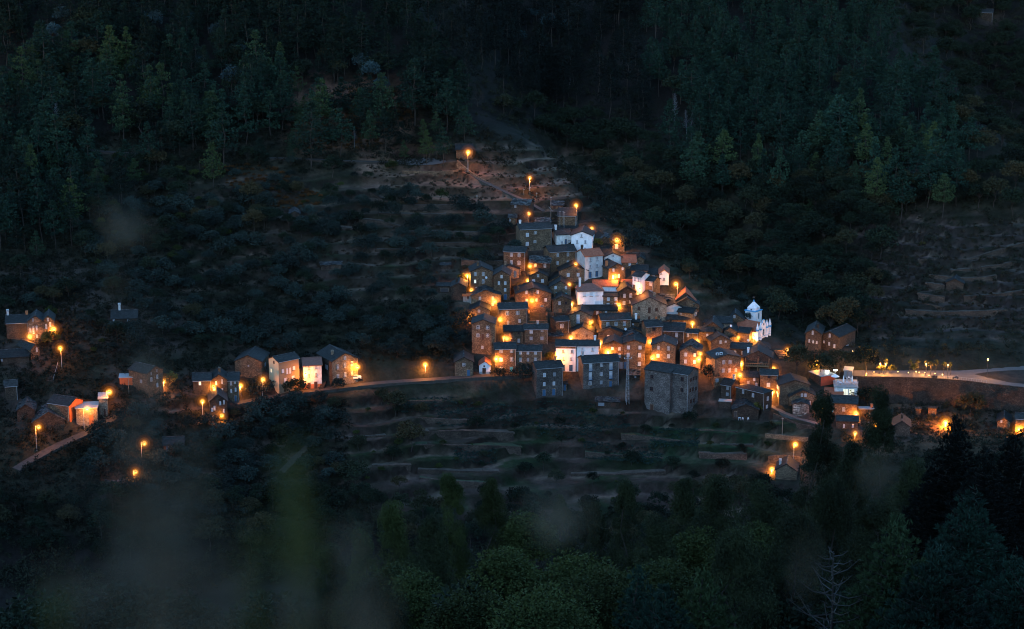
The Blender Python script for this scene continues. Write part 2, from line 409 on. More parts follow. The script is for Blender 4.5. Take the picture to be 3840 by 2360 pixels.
for nm, pix, half in (('street', [(880,1513),(966,1498),(1064,1480),(1161,1466),(1250,1455),(1318,1447),(1403,1437),(1500,1430),(1640,1422),(1772,1412),(1897,1405),(1985,1402)], 1.6),
                      ('left', [(60,1760),(130,1716),(228,1661),(326,1626),(391,1588),(440,1556)], 1.8),
                      ('upper', [(1000,593),(1067,593),(1307,604),(1450,608),(1520,610)], 1.5),
                      ('low', [(2888,1522),(2922,1539),(2968,1561),(3054,1586),(3110,1600)], .9),
                      ('lane', [(1745,640),(1790,668),(1850,700),(1915,728),(1980,756),(2040,792)], .9), ('slopepath', [(940,1880),(1000,1825),(1060,1765),(1120,1705),(1175,1655)], 1.1), ('track', [(300,560),(380,568),(520,578)], 1.5)):
    lines[nm] = (ribbon_line(pix), half)
for L, half in lines.values(): carve(L, half)
ZP = at(3472, 1419, 566).z
fe = [(3196,1413),(3330,1416),(3472,1419),(3560,1425),(3627,1431),(3700,1440),(3780,1449),(3900,1462)]
be = [(3900,1366),(3822,1374),(3692,1384),(3600,1390),(3500,1390),(3415,1390),(3300,1390),(3230,1389),(3196,1390)]
FE = [plane_pt(*p, ZP) for p in fe]; BE = [plane_pt(*p, ZP) for p in be]
poly = np.array([(p.x, p.y) for p in FE+BE])
def inpoly(q, poly):
    x, y = q[:, 0], q[:, 1]; c = np.zeros(len(q), bool); j = len(poly)-1
    for i in range(len(poly)):
        xi, yi = poly[i]; xj, yj = poly[j]
        m = ((yi > y) != (yj > y)) & (x < (xj-xi)*(y-yi)/(yj-yi+1e-12)+xi); c ^= m; j = i
    return c
q = np.stack([GX.ravel(), GY.ravel()], 1); h = HZ.ravel()
ins = inpoly(q, poly); h[ins] = ZP-.3
fx = np.array([p.x for p in FE]); fy = np.array([p.y for p in FE])
yf = np.interp(q[:, 0], fx, fy); dd = yf-q[:, 1]
m = (q[:, 0] > fx[0]-1) & (q[:, 0] < fx[-1]) & (dd > -1.0) & (dd < 26)
h[m] = np.minimum(h[m], ZP-8.0-dd[m]*.18)
yb_ = np.interp(q[:, 0], [p.x for p in BE][::-1], [p.y for p in BE][::-1])
m = (q[:, 0] > fx[0]) & (q[:, 0] < fx[-1]) & (q[:, 1] > yb_-1) & (q[:, 1] < yb_+14)
h[m] = np.maximum(np.minimum(h[m], ZP+.2+(q[m, 1]-yb_[m])*1.2), ZP-.2+(q[m, 1]-yb_[m])*.35)
tc_ = plane_pt(1579, 606, ground(1579, 608).z)
m = ((q[:, 0]-tc_.x)/9.5)**2+((q[:, 1]-tc_.y)/8.5)**2 < 1; h[m] = tc_.z-.2

# ------------------------------------------------------------------ ground sheet and its colours
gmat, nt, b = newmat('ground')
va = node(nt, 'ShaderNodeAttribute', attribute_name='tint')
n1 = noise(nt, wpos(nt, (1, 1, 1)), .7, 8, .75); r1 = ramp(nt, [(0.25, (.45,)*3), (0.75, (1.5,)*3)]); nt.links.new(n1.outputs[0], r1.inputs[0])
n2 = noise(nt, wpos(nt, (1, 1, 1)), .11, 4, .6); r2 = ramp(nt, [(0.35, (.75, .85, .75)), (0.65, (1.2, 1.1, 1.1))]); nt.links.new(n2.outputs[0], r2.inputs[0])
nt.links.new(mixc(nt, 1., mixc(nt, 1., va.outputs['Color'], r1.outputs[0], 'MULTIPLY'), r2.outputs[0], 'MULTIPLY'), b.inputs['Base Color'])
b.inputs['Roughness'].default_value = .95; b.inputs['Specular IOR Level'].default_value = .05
bump(nt, b, n1.outputs[0], .9, .5)
ribbon('street', *lines['street'], 'lane', 'narrow lamp-lit street running under the village houses')
ribbon('road', *lines['left'], 'lane', 'narrow road climbing past the garage at the left')
ribbon('road', *lines['upper'], 'dirt', 'mountain road on the upper slope below the pines')
ribbon('path', *lines['low'], 'asphalt', 'stony lane dropping below the lamp-lit alley', 1.5)
ribbon('lane', *lines['lane'], 'lane', 'stony lane descending from the top street lamp to the village', 1.5)
ribbon('path', *lines['slopepath'], 'path_earth', 'pale earth path slanting through the lower left olives', 1.0)
ribbon('track', *lines['track'], 'dirt', 'dirt track under the pine wood at the far left', 1.0)
mb = MB(); n = 28
mb.v += [(tc_.x+9*math.cos(2*math.pi*i/n), tc_.y+8*math.sin(2*math.pi*i/n), tc_.z+.03) for i in range(n)]; mb.f.append(tuple(range(n)))
tag(mb.build('road_turning_place', 'asphalt'), 'pale oval turning place of the mountain road', None, None, 'structure')
mb = MB(); ring = FE+BE; mb.v += [(p.x, p.y, p.z) for p in ring]; mb.f.append(tuple(range(len(ring))))
tag(mb.build('plaza_road', 'asphalt'), 'lamp-lit plaza and road above the long retaining wall', None, None, 'structure')
isl = [plane_pt(*p, ZP+.06) for p in [(3655,1403),(3700,1415),(3780,1433),(3900,1446),(3900,1386),(3800,1388),(3705,1395)]]
mb = MB(); mb.v += [tuple(p) for p in isl]; mb.f.append(tuple(range(len(isl)))); 
leafmat('verge_grass', (.012, .0105, .008), (.034, .028, .02), nsc=.5); tag(mb.build('grass_verge', 'verge_grass'), 'dry grass verge inside the road fork at the right', None, None, 'structure')
def wallmesh(name, P, top, bot, th, mat, label):
    mb = MB(); n = len(P)
    for i, p in enumerate(P):
        d = (P[min(i+1, n-1)]-P[max(i-1, 0)]); s = Vector((d.y, -d.x, 0)).normalized()
        a = p+s*th*.5; c = p-s*th*.5
        mb.v += [(a.x, a.y, p.z+top), (c.x, c.y, p.z+top), (c.x, c.y, p.z-bot), (a.x+s.x*.5, a.y+s.y*.5, p.z-bot)]
    for i in range(n-1):
        for k in range(4): mb.f.append((4*i+k, 4*i+(k+1) % 4, 4*i+4+(k+1) % 4, 4*i+4+k))
    mb.f += [(0, 1, 2, 3), (4*n-1, 4*n-2, 4*n-3, 4*n-4)]
    return tag(mb.build(name, mat), label, 'wall')
wallmesh('retaining_wall', FE, .25, 11, .6, 'schist_dark', 'long dark stone retaining wall holding up the lamp-lit plaza road')
def dry_wall(pix, hgt_, label, mat='schist', th=.5):
    L = ribbon_line(pix, 1); return wallmesh('stone_wall', [Vector(p) for p in L], hgt_, 1.5, th, mat, label)

# ------------------------------------------------------------------ houses
CR = {'A': (1640,700,4.087), 'B': (2140,800,4.087), 'C': (1640,1040,4.087), 'D': (2140,1100,4.087), 'E': (1640,1240,4.087),
      'F': (2540,1100,4.087), 'G': (2540,1270,4.087), 'R': (3040,1170,3.0675), 'L': (640,1270,3.0675), 'M': (0,1140,3.0675),
      'N': (0,1400,3.0675), 'P': (2100,1450,2.459), 'Q': (900,500,2.459), 'S': (2840,0,2.459), 'T': (2840,600,2.459), 'I': (0,0,1)}
def src(c, x, y): o = CR[c]; return o[0]+x/o[2], o[1]+y/o[2]
SOLID = []                                        # (object) walls and roofs, for finding what a lamp hangs on
FOOT = []
MESHC = {}
def win_mesh(w, h, typ):
    key = (round(w, 2), round(h, 2), typ)
    if key in MESHC: return MESHC[key]
    w, h = key[0], key[1]; fr = MB(); t = .07
    y0, y1 = -.09, .02
    fr.box(-w/2, w/2, y0, y1, 0, t); fr.box(-w/2, w/2, y0, y1, h-t, h)
    fr.box(-w/2, -w/2+t, y0, y1, t, h-t); fr.box(w/2-t, w/2, y0, y1, t, h-t)
    if typ in 'mLBWw':
        fr.box(-.045, .045, y0+.01, y1, t, h-t)
        k = 3 if h > w*1.15 else 2
        for i in range(1, k): fr.box(-w/2+t, w/2-t, y0+.012, y1, h*i/k-.035, h*i/k+.035)
    if typ == 'd':
        fr.box(-.035, .035, y0+.01, y1, t, h-t); fr.box(-w/2+t, w/2-t, y0+.012, y1, h*.5-.03, h*.5+.03)
    fm = {'m': 'white_paint', 'L': 'white_paint', 'W': 'white_paint', 'B': 'white_paint', 'p': 'white_paint', 's': 'white_paint', 'w': 'grey_paint',
          't': 'teal_paint', 'b': 'brown_paint', 'o': 'rust_paint', 'd': 'brown_paint'}[typ]
    pm = {'m': 'glass_dark', 'L': 'lit_warm', 'W': 'lit_white', 'B': 'pale_blind', 'p': 'pale_blind', 's': 'white_paint', 'w': 'dim_blind',
          't': 'teal_paint', 'b': 'brown_paint', 'o': 'rust_paint', 'd': 'glass_dark'}[typ]
    pane = MB().box(-w/2+t*.9, w/2-t*.9, -.04, .01, t*.9, h-t*.9)
    MESHC[key] = (fr.mesh('window', fm), pane.mesh('pane', pm)); return MESHC[key]
def put_window(root, u, y, v, w, h, typ, rz=0):
    f, p = win_mesh(w, h, typ)
    o = link('window', f, root, (u, y, v), rz); link('shutter' if typ in 'stbo' else 'pane', p, o)
    if typ in 'mps' and rz == 0:
        key = ('sill', round(w, 1))
        if key not in MESHC: MESHC[key] = MB().box(-w/2-.12, w/2+.12, -.16, .02, -.12, 0).mesh('sill', 'schist_pale')
        link('sill', MESHC[key], o)
    if typ == 'B':
        r = MB().box(-w/2-.1, w/2+.1, -.55, 0, -.1, 0)
        r.box(-w/2-.1, w/2+.1, -.55, -.51, h*.42, h*.42+.05)
        for i in range(9):
            x = -w/2-.08+i*(w+.16)/8; r.box(x-.015, x+.015, -.545, -.515, 0, h*.42)
        key = ('rail', round(w, 1), round(h, 1))
        if key not in MESHC: MESHC[key] = r.mesh('balcony_rail', 'blue_paint')
        link('balcony_rail', MESHC[key], o)
    return o
DM = {'u': 'blue_paint', 'b': 'brown_paint', 'g': 'grey_paint', 'p': 'pale_blind', 'L': 'lit_warm', 'd': 'dark_metal', 't': 'teal_paint', 'o': 'rust_paint'}
def put_door(root, u, y, v, w, h, typ, rz=0):
    o = MB().box(-w/2, w/2, -.05, .02, 0, h).build('door', DM[typ], root, (u, y, v), rz)
    fr = MB().box(-w/2-.1, -w/2, -.09, .02, 0, h).box(w/2, w/2+.1, -.09, .02, 0, h).box(-w/2-.1, w/2+.1, -.09, .02, h, h+.13)
    fr.build('door_frame', 'schist_pale', o)
    MB().box(w/2-.16, w/2-.1, -.1, -.04, h*.45, h*.5).build('handle', 'dark_metal', o)
    return o
def chimney(root, u, y, z, w, h, mat):
    mb = MB().box(-w/2, w/2, -w/2, w/2, -1.2, h).box(-w*.62, w*.62, -w*.62, w*.62, h, h+.12)
    for sx in (-1, 1):
        for sy in (-1, 1): mb.box(sx*w*.42-.07, sx*w*.42+.07, sy*w*.42-.07, sy*w*.42+.07, h+.12, h+.4)
    mb.box(-w*.62, w*.62, -w*.62, w*.62, h+.4, h+.5)
    mb.build('chimney', mat, root, (u, y, z))
def house(c, kind, x0, x1, ye, yb, yr, label, side=None, wall='schist', roof='slate', win=(), swin=(), door=(), chim=(), name='stone_house', cat='house',
          D=None, Y=None, hip=0, sidewall=None, lower=None, parapet=None, pitch=22, ov=.35, ext=6):
    X0, Y0 = src(c, x0, yb); X1, _ = src(c, x1, yb); _, YE = src(c, 0, ye); _, YR = src(c, 0, yr); xc = (X0+X1)/2
    P = ground(xc, Y0) if Y is None else at(xc, Y0, Y)
    rel = P-Vector((0, 0, CAMZ)); dist = rel.y*cp-rel.z*sp; s = dist/F          # metres per photo pixel here
    e = math.atan2(-rel.z, math.hypot(rel.x, rel.y)); ce, se = math.cos(e), math.sin(e)
    H = (Y0-YE)*s/ce; hv = max((YE-YR)*s, .3)
    k = CR[c][2]
    if kind == 'E': Dp = 2*hv/(math.tan(R(pitch))*ce+se)
    else: Dp = 7.5
    if kind == 'F': Dp = hv/se
    if D: Dp = D
    Dp = min(max(Dp, 2.0), 14)
    psi = R(random.uniform(-5, 5))
    if side:
        sd, xs = side; wpx = abs((src(c, xs, 0)[0])-(X0 if sd == 'L' else X1))*s
        sn = wpx/Dp
        if sn > math.sin(R(50)): sn = math.sin(R(50)); Dp = wpx/sn
        psi = math.asin(max(sn, .06)); psi = psi if sd == 'L' else -psi
    W = (X1-X0)*s/math.cos(psi)
    phi = -math.atan2(rel.x, rel.y)+psi
    root = empty(name, P, phi, label, cat, None)
    hw = W/2; slit = s*1.0
    # walls
    wm = MB()
    if kind == 'E':
        rz_ = H+math.tan(R(pitch))*Dp/2
        if hip: wm.box(-hw, hw, 0, Dp, -ext, H-.06)
        else: wm.extr([(0, -ext), (Dp, -ext), (Dp, H-.08), (Dp/2, rz_-.08), (0, H-.08)], -hw, hw, 0)
    elif kind == 'G':
        rz_ = H+(YE-YR)*s/ce
        wm.extr([(-hw, -ext), (hw, -ext), (hw, H-.08), (0, rz_-.08), (-hw, H-.08)], 0, Dp, 1)
    else:
        rz_ = H; wm.box(-hw, hw, 0, Dp, -ext, H-.05)
    w_o = wm.build('wall', wall, root); SOLID.append(w_o)
    if sidewall:
        sx = -1 if side[0] == 'L' else 1
        sm = MB(); xx = sx*(hw+.012)
        if kind == 'E' and not hip: sm.v += [(xx, .02, -1), (xx, Dp, -1), (xx, Dp, H-.1), (xx, Dp/2, rz_-.12), (xx, .02, H-.1)]; sm.f.append((0, 1, 2, 3, 4))
        else: sm.v += [(xx, .02, -1), (xx, Dp, -1), (xx, Dp, H-.1), (xx, .02, H-.1)]; sm.f.append((0, 1, 2, 3))
        sm.build('side_wall', sidewall, root)
    if lower:                                       # a differently painted lower facade: (pixel row where it starts, material)
        zt = (Y0-src(c, 0, lower[0])[1])*s/ce
        MB().box(-hw-.01, hw+.01, -.02, .3, -.5, zt).build('facade_panel', lower[1], root)
    # roof
    t = .2; rm = MB(); o_ = ov
    if kind == 'F':
        rm.box(-hw-.25, hw+.25, -.25, Dp+.25, H-.05, H+.16)
    elif kind == 'E' and not hip:
        tn = math.tan(R(pitch)); ze = H-o_*tn
        rm.extr([(-o_, ze), (Dp/2, rz_), (Dp+o_, ze), (Dp+o_, ze+t), (Dp/2, rz_+t), (-o_, ze+t)], -hw-o_, hw+o_, 0)
    elif kind == 'G':
        tn = (rz_-H)/hw; ze = H-o_*tn
        rm.extr([(-hw-o_, ze), (0, rz_), (hw+o_, ze), (hw+o_, ze+t), (0, rz_+t), (-hw-o_, ze+t)], -.3, Dp+.3, 1)
    else:
        tn = math.tan(R(pitch)); ze = H-o_*tn; hh = hip if hip else Dp/2; hl = min(hh, hw*.9)
        bx, by0, by1 = hw+o_, -o_, Dp+o_
        rm.add([(-bx, by0, ze), (bx, by0, ze), (bx, by1, ze), (-bx, by1, ze), (-bx, by0, ze+t), (bx, by0, ze+t), (bx, by1, ze+t), (-bx, by1, ze+t),
                (-hw+hl, Dp/2, rz_+t), (hw-hl, Dp/2, rz_+t)],
               [(3, 2, 1, 0), (0, 1, 5, 4), (1, 2, 6, 5), (2, 3, 7, 6), (3, 0, 4, 7), (4, 5, 9, 8), (5, 6, 9), (6, 7, 8, 9), (7, 4, 8)])
    if roof == 'slab':                              # loose slabs break the roof's edges
        sb = MB(); rr = random.Random(int(X0*7+YE))
        tn = (math.tan(R(pitch)) if kind == 'E' else (rz_-H)/hw if kind == 'G' else 0)
        for i in range(int(W*Dp/1.6)):
            if kind == 'E':
                xx = rr.uniform(-hw-.2, hw+.2); yy = rr.uniform(-.4, Dp/2); zz_ = H+tn*yy+t+.02
            elif kind == 'G':
                xx = rr.uniform(-hw-.3, hw+.3); yy = rr.uniform(-.2, Dp); zz_ = rz_-tn*abs(xx)+t+.02
            else: xx = rr.uniform(-hw, hw); yy = rr.uniform(0, Dp); zz_ = H+.2
            a, b2 = rr.uniform(.25, .55), rr.uniform(.2, .4)
            sb.box(xx-a, xx+a, yy-b2, yy+b2, zz_-.05, zz_+rr.uniform(.03, .12))
        rm.add(sb.v, sb.f)
        r_o = rm.build('roof', roof, root); SOLID.append(r_o)
    else:
        r_o = rm.build('roof', roof, root); SOLID.append(r_o)
        rg = MB()
        if kind == 'E' and not hip: rg.box(-hw-o_, hw+o_, Dp/2-.16, Dp/2+.16, rz_+t-.06, rz_+t+.05); rg.build('ridge_cap', roof if 'tile' in roof else 'slab', root)
        elif kind == 'G': rg.box(-.16, .16, -.3, Dp+.3, rz_+t-.06, rz_+t+.05); rg.build('ridge_cap', roof if 'tile' in roof else 'slab', root)
    if kind == 'E' and ye-yr > 0 and wall != 'rubble' and roof == 'slate' and H > 4:
        MB().tube((-hw-.1, -o_-.06, H-o_*math.tan(R(pitch))+.02), (hw+.1, -o_-.06, H-o_*math.tan(R(pitch))+.02), .07, .07, 5).build('gutter', 'grey_metal', root)
        MB().tube((hw-.15, -.1, H-.1), (hw-.15, -.1, -.5), .05, .05, 5).build('drainpipe', 'grey_metal', root)
    # openings, from their photo positions to facade coordinates
    def fac(x, y):
        px, py = src(c, x, y); return (px-xc)*s/math.cos(psi), (Y0-py)*s/ce
    for (x, y, w, h_, t_) in win:
        u, v = fac(x, y+h_/2); put_window(root, u, 0, v, max(w/k*s*.92, .45), max(h_/k*s/ce, .5), t_)
    for (x, y, w, h_, t_) in door:
        u, v = fac(x, y+h_/2); put_door(root, u, 0, v, max(w/k*s, .5), h_/k*s/ce, t_)
    for (x, y, w, h_, t_) in swin:
        px, py = src(c, x, y+h_/2); sx = -1 if side[0] == 'L' else 1
        edge = X0 if side[0] == 'L' else X1
        yy = abs(px-edge)*s/abs(math.sin(psi)); v = (Y0-py)*s/ce-yy*math.cos(psi)*se/ce
        put_window(root, sx*hw, min(yy, Dp-.4), v, max(w/k*s/abs(math.sin(psi)), .6), h_/k*s/ce, t_, R(90)*sx)
    for ch in chim:
        x, y = ch[0], ch[1]; mat = ch[2] if len(ch) > 2 else wall; hh = ch[3] if len(ch) > 3 else .9
        u, v = fac(x, y)
        if kind == 'E': yy = Dp*.5; zz_ = rz_
        elif kind == 'G': yy = Dp*.35; zz_ = rz_-abs(u)/hw*(rz_-H); zz_ = max(zz_, H)
        else: yy = Dp*.5; zz_ = H
        chimney(root, max(min(u, hw-.4), -hw+.4), yy, zz_+.1, .62, hh, mat)
    FOOT.append((P.x, P.y, phi, hw, Dp, P.z))
    root['_m'] = 0; del root['_m']
    return dict(root=root, hw=hw, D=Dp, H=H, rz=rz_, s=s, P=P, phi=phi, psi=psi, fac=fac, ce=ce, se=se)
H = house
def W(s):                                         # "x,y,w,h,t; ..." to a list
    return [(float(a[0]), float(a[1]), float(a[2]), float(a[3]), a[4].strip()) for a in (q.split(',') for q in s.split(';') if q.strip())]
# --- upper village
H('A','E',1135,1405,280,545,195,'old dark schist barn with rough slab roof, beside the upper steps',('R',1480),'schist_dark','slab',W('1195,305,36,50,w'),name='stone_barn',cat='barn')
H('A','E',1095,1210,480,590,430,'low lean-to shed with slab roof at the foot of the old dark barn',None,'schist','slab',W('1110,520,26,50,p'),name='shed',cat='shed')
H('A','E',1745,1930,285,345,222,'tiny slab-roofed hut at the top of the wooden stair','','schist','slab',(),(),W('1795,312,44,50,b'),name='shed',cat='shed')
H('A','E',1845,2120,448,640,328,'slate-roofed stone house behind thin aerial poles, under a street lamp on a pole',None,'schist')
H('A','E',1505,1730,548,600,480,'low slab-roofed outbuilding above the big grey stone house',None,'schist_dark','slab',name='shed',cat='shed')
H('A','E',1268,1750,648,985,558,'large grey stone house with wide slate roof at the top of the village',('L',1200),'schist_grey','slate',W('1380,735,50,55,p;1502,710,48,38,m;1378,872,50,55,p;1495,845,42,36,m'),chim=[(1300,555,'white_plaster',.6)])
H('A','E',1755,2130,655,690,590,'low slate roof behind the white gabled house',None,'schist')
H('A','E',1830,2050,735,890,660,'grubby white house front with a tiny balcony, left of the white gable',('L',1755),'dirty_plaster','slate',W('1910,855,32,42,m'),(),W('1968,852,26,80,u;2018,860,30,60,p'),chim=[(1840,655,'white_plaster',1.1)],name='white_house')
H('A','G',2052,2372,752,1000,690,'tall clean white gabled house at the top right of the village',None,'white_plaster','slate',W('2208,755,28,45,m;2143,850,32,52,m;2267,847,32,52,m;2262,952,30,34,m'),name='white_house',D=9)
H('A','E',1015,1345,1005,1290,930,'four-windowed stone house at the upper left edge of the village',('R',1395),'schist','slate',W('1137,1052,42,52,m;1253,1055,42,52,m;1135,1168,42,58,m;1252,1172,42,58,m'))
H('A','E',1718,2120,992,1270,900,'wide four-windowed stone house left of the red-roofed grey house',('L',1625),'schist','slate',W('1845,1047,36,52,m;2000,1046,36,52,m;1843,1167,34,50,m;1998,1165,34,50,m'))
H('A','E',1415,1725,1172,1400,1068,'stone house with old slab roof and two white windows under its eave',None,'schist_dark','slab',W('1500,1205,38,52,m;1648,1210,38,52,m'))
H('B','E',218,490,655,990,548,'stained grey plastered house with red tiled roof and orange-lit side',('L',85),'grey_plaster','red_tile',W('300,707,36,62,m;405,702,36,58,m;297,815,32,58,m;402,808,32,58,m'),(),W('296,942,40,88,u;398,935,34,80,u'),chim=[(225,548,'schist_dark',1.0)],name='plastered_house')
H('A','G',510,850,1305,1610,1228,'gabled stone house with one bright lit window at the left edge',None,'schist','slate',W('583,1340,40,54,m;705,1340,40,54,m;580,1453,36,54,W;703,1453,40,56,m;700,1560,40,40,m;595,1570,20,60,m'),chim=[(630,1260)])
H('A','G',960,1250,1262,1395,1212,'low pale stone house with a violet-blue door',None,'schist_pale','slate',W('1098,1308,44,36,m'),(),W('1193,1340,42,98,u;1262,1310,20,90,d'),chim=[(1035,1220)])
H('A','G',862,1112,1362,1735,1292,'tall narrow stone gable with pale shuttered windows and a blue door',None,'schist','slate',W('985,1383,34,44,p;945,1480,36,48,p;1042,1480,36,48,p;1040,1583,36,48,p'),(),W('1042,1692,44,84,u'))
H('A','G',1400,1690,1372,1565,1308,'stone gable with three small blue-framed windows above the central lamp',None,'schist','slate',W('1543,1365,34,40,m;1476,1447,46,48,p;1612,1447,46,48,p'))
H('A','G',1865,2310,1292,1460,1203,'broad stone gable with two pale windows below the red-roofed grey house',None,'schist','slate',W('2005,1355,46,50,p;2157,1352,44,50,p'))
H('A','G',1700,2010,1455,1530,1368,'plain windowless stone gable between two lit lamps',None,'schist','slate')
H('C','G',1720,2045,152,345,62,'stone gable with two pale and two turquoise windows',None,'schist_grey','slate',W('1812,160,36,44,p;1970,160,36,44,p;1812,258,38,46,t;1970,262,38,46,t'))
H('C','G',1765,2055,352,555,290,'small stone gable with an orange shutter and a brown door',None,'schist','slate',W('1873,397,38,48,m;1972,398,44,48,d;1880,512,50,54,o'),(),W('2007,512,40,62,b'),chim=[(1805,330)],name='stone_house')
H('C','G',1210,1745,252,530,165,'broad stone house with a lamp on its front and a dark blue door',('L',1172),'schist','slate',W('1365,230,34,50,p;1537,230,34,50,p;1367,352,34,44,m;1520,350,32,40,m;1660,350,38,48,p'),(),W('1603,476,48,90,u'),chim=[(1250,200)],D=9)
H('C','G',520,970,280,445,198,'stone gable with rough slab roof above the left alley lamp',None,'schist','slab',W('654,322,36,44,m;852,322,36,44,m;654,412,34,40,m;850,418,34,44,m'))
H('C','E',395,520,282,410,250,'grey boarded annex with one dark window, left of the slab-roofed gable',None,'grey_boards','rust_boards',W('470,310,32,40,b'),name='shed',cat='shed')
H('C','G',215,440,152,370,98,'plain stone outhouse with a leaning roof at the left village edge',None,'schist_dark','slate',chim=[(290,100)])
H('C','E',0,215,135,240,88,'open-fronted dark shed at the far left of the village',None,'schist_dark','slate',(),(),W('110,200,120,60,d'),name='shed',cat='shed')
H('C','G',500,800,508,665,442,'small stone gable with dim windows just below the boarded annex',None,'schist_grey','slate',W('640,520,40,44,w;580,630,44,50,w;700,628,44,40,w'))
H('C','E',950,1380,482,735,394,'slate-roofed stone house with two broad white windows in the middle left',('L',915),'schist','slate',W('1073,550,54,56,m;1230,550,54,56,m;1260,672,36,52,m'),(),W('1085,700,28,60,g'))
H('C','G',530,880,718,1180,655,'tall stone gable with four white windows over a basement',None,'schist','slate',W('627,770,50,50,m;773,772,50,50,m;624,892,48,50,m;770,893,50,50,m;690,1075,36,42,m'),(),W('697,915,38,95,b'))
H('C','E',1025,1320,828,1010,742,'long low stone house with dark openings beside the twin lamps',None,'schist_grey','slate',W('1135,850,32,40,d;1247,852,34,50,d'),(),W('1135,968,34,50,b;1247,975,34,60,g'))
H('C','E',1335,1690,797,1030,720,'grey stone house with one pale and three dim windows, right of the long low house',None,'schist_grey','slate',W('1438,832,50,56,p;1605,820,46,40,w;1437,938,50,52,w;1603,938,54,52,w'),chim=[(1540,725,'zinc',.5)])
H('C','E',1812,2015,668,870,602,'stone house with one square white window and a glowing orange side',('L',1730),'schist_dark','slate',W('1907,747,54,58,m'),chim=[(1835,625)])
H('C','E',1680,1920,905,975,858,'low shed with a slanting old roof beside the tree-filled gap',None,'schist_dark','slab',name='shed',cat='shed')
H('C','G',2020,2360,585,780,512,'stone gable with a tall pale balcony door and blue railing',None,'schist_grey','slate',W('2157,640,52,130,B'))
H('D','G',10,345,592,725,518,'stone gable with two dark square holes and patches of white plaster',None,'schist_pale','slate',W('88,655,34,48,b;248,652,28,44,b'))
H('C','E',1815,2125,1050,1445,965,'white plastered house with a stone band under the eave, glaringly lit by a lamp',None,'schist','slate',W('1927,1138,38,46,m;2060,1138,38,46,m;1930,1248,26,46,m;2048,1250,28,46,m'),(),W('1938,1392,24,90,u;2045,1392,42,90,u'),lower=(1095,'white_plaster'),name='white_house')
H('C','E',2135,2473,1052,1450,967,'white house with two pale blinds, partly behind the four-storey stone house',None,'white_plaster','slate',W('2220,1105,34,52,p;2375,1105,34,52,p'),chim=[(2415,970,'white_plaster',.9)],name='white_house')
H('C','E',885,1205,1097,1480,1002,'big stone house with a blazing lamp on its left corner',('L',860),'schist','slate',W('978,1130,50,54,m;1137,1130,50,54,m;976,1260,52,54,L;1137,1260,48,54,m;973,1398,48,52,m'),(),W('1133,1414,46,80,t'))
H('C','E',1210,1595,1127,1490,1042,'three-storey stone house with three pale attic-row windows and a brown door',None,'schist_grey','slate',W('1277,1158,40,50,p;1388,1158,40,50,p;1505,1158,40,50,p;1277,1266,40,54,m;1388,1266,38,52,w;1505,1262,40,54,m;1387,1385,38,46,m'),(),W('1275,1407,54,88,b'))
H('C','G',270,550,1302,1525,1228,'small stone gable with a bright blue door beside a stairway, lower left',None,'schist_grey','slate',W('408,1340,46,46,m'),(),W('478,1467,46,92,u'))
H('C','G',640,815,1348,1490,1292,'tiny white chapel with red tiled gable roof and arched brown door',None,'white_plaster','red_tile',W('720,1368,30,16,b'),(),W('718,1437,48,84,b'),lower=(1448,'zinc'),name='chapel',cat='chapel',ov=.25,D=5,ext=3)
H('E','E',1520,1920,572,1015,468,'square three-storey stone house standing forward with two blue ground doors',('L',1440),'schist_cold','slate',W('1640,678,46,58,p;1792,678,46,58,w;1637,815,40,54,p;1785,815,40,54,p'),(),W('1635,947,52,96,u;1783,947,50,96,u'),chim=[(1845,460,'terracotta',.9)])
H('E','E',1925,1985,815,930,790,'tiny lean-to with a blue door against the square forward house',None,'schist','slate',(),(),W('1953,870,36,100,u'),name='shed',cat='shed')
H('D','E',190,735,1056,1445,948,'four-storey stone house with four tall pale balcony doors, front centre',('L',112),'schist_cold','slate',W('303,1125,50,108,B;470,1100,46,54,m;613,1122,50,108,B;300,1260,50,108,B;467,1237,48,54,m;612,1258,50,108,B;297,1372,46,54,m;467,1368,46,56,w'),(),W('610,1394,46,88,u'),chim=[(215,940,'grey_metal',.8)])
# --- right upper village
H('B','G',440,610,405,460,352,'low old stone hut behind the white gable, under the trees',None,'schist','slab',name='shed',cat='shed')
H('B','E',640,825,402,595,352,'small slate hut with a pale door, lit by the highest right lamp',None,'schist','slate',(),(),W('703,510,46,74,p'),name='shed',cat='shed')
H('B','E',460,665,650,700,514,'stone house showing only a broad orange-tinged slate roof',None,'schist','slate')
H('B','G',515,785,672,800,612,'pale peeling plastered gable under the slate roofs, upper right',None,'dirty_plaster','slate',W('650,655,26,30,w'),name='plastered_house')
H('B','E',870,1120,690,720,612,'slate roof of a stone house at the upper right rim',None,'schist','slate')
H('B','G',1000,1125,705,790,668,'little orange-lit stone gable beside the red roof',None,'schist','slate',W('1010,768,28,40,m'))
H('B','E',790,1000,752,860,646,'stone cottage with a red tiled roof and one pale window',None,'schist','red_tile',W('905,783,40,44,p'))
H('B','G',580,835,842,1065,775,'stone gable with a street lamp between two lit white windows',('L',432),'schist','slate',W('652,866,34,46,p;792,856,30,44,p;648,975,32,52,p;735,965,34,60,L'),chim=[(600,790,'terracotta',1.2)])
H('B','E',345,710,1120,1220,1030,'long low white house with red corrugated tiles, glowing from the lamp',None,'white_plaster','red_tile',name='white_house')
H('B','E',795,940,1102,1160,1022,'small red-roofed shed left of the narrow white house',None,'schist','red_tile',name='shed',cat='shed')
H('B','E',118,497,1192,1420,1080,'white house with red hipped roof, shutters and a rounded balcony',('L',62),'white_plaster','brown_tile',W('212,1240,42,58,s;313,1242,44,62,s;402,1240,42,58,s;210,1378,42,50,s;392,1378,42,50,s'),chim=[(165,1075,'white_plaster',1.4)],name='white_house',hip=3)
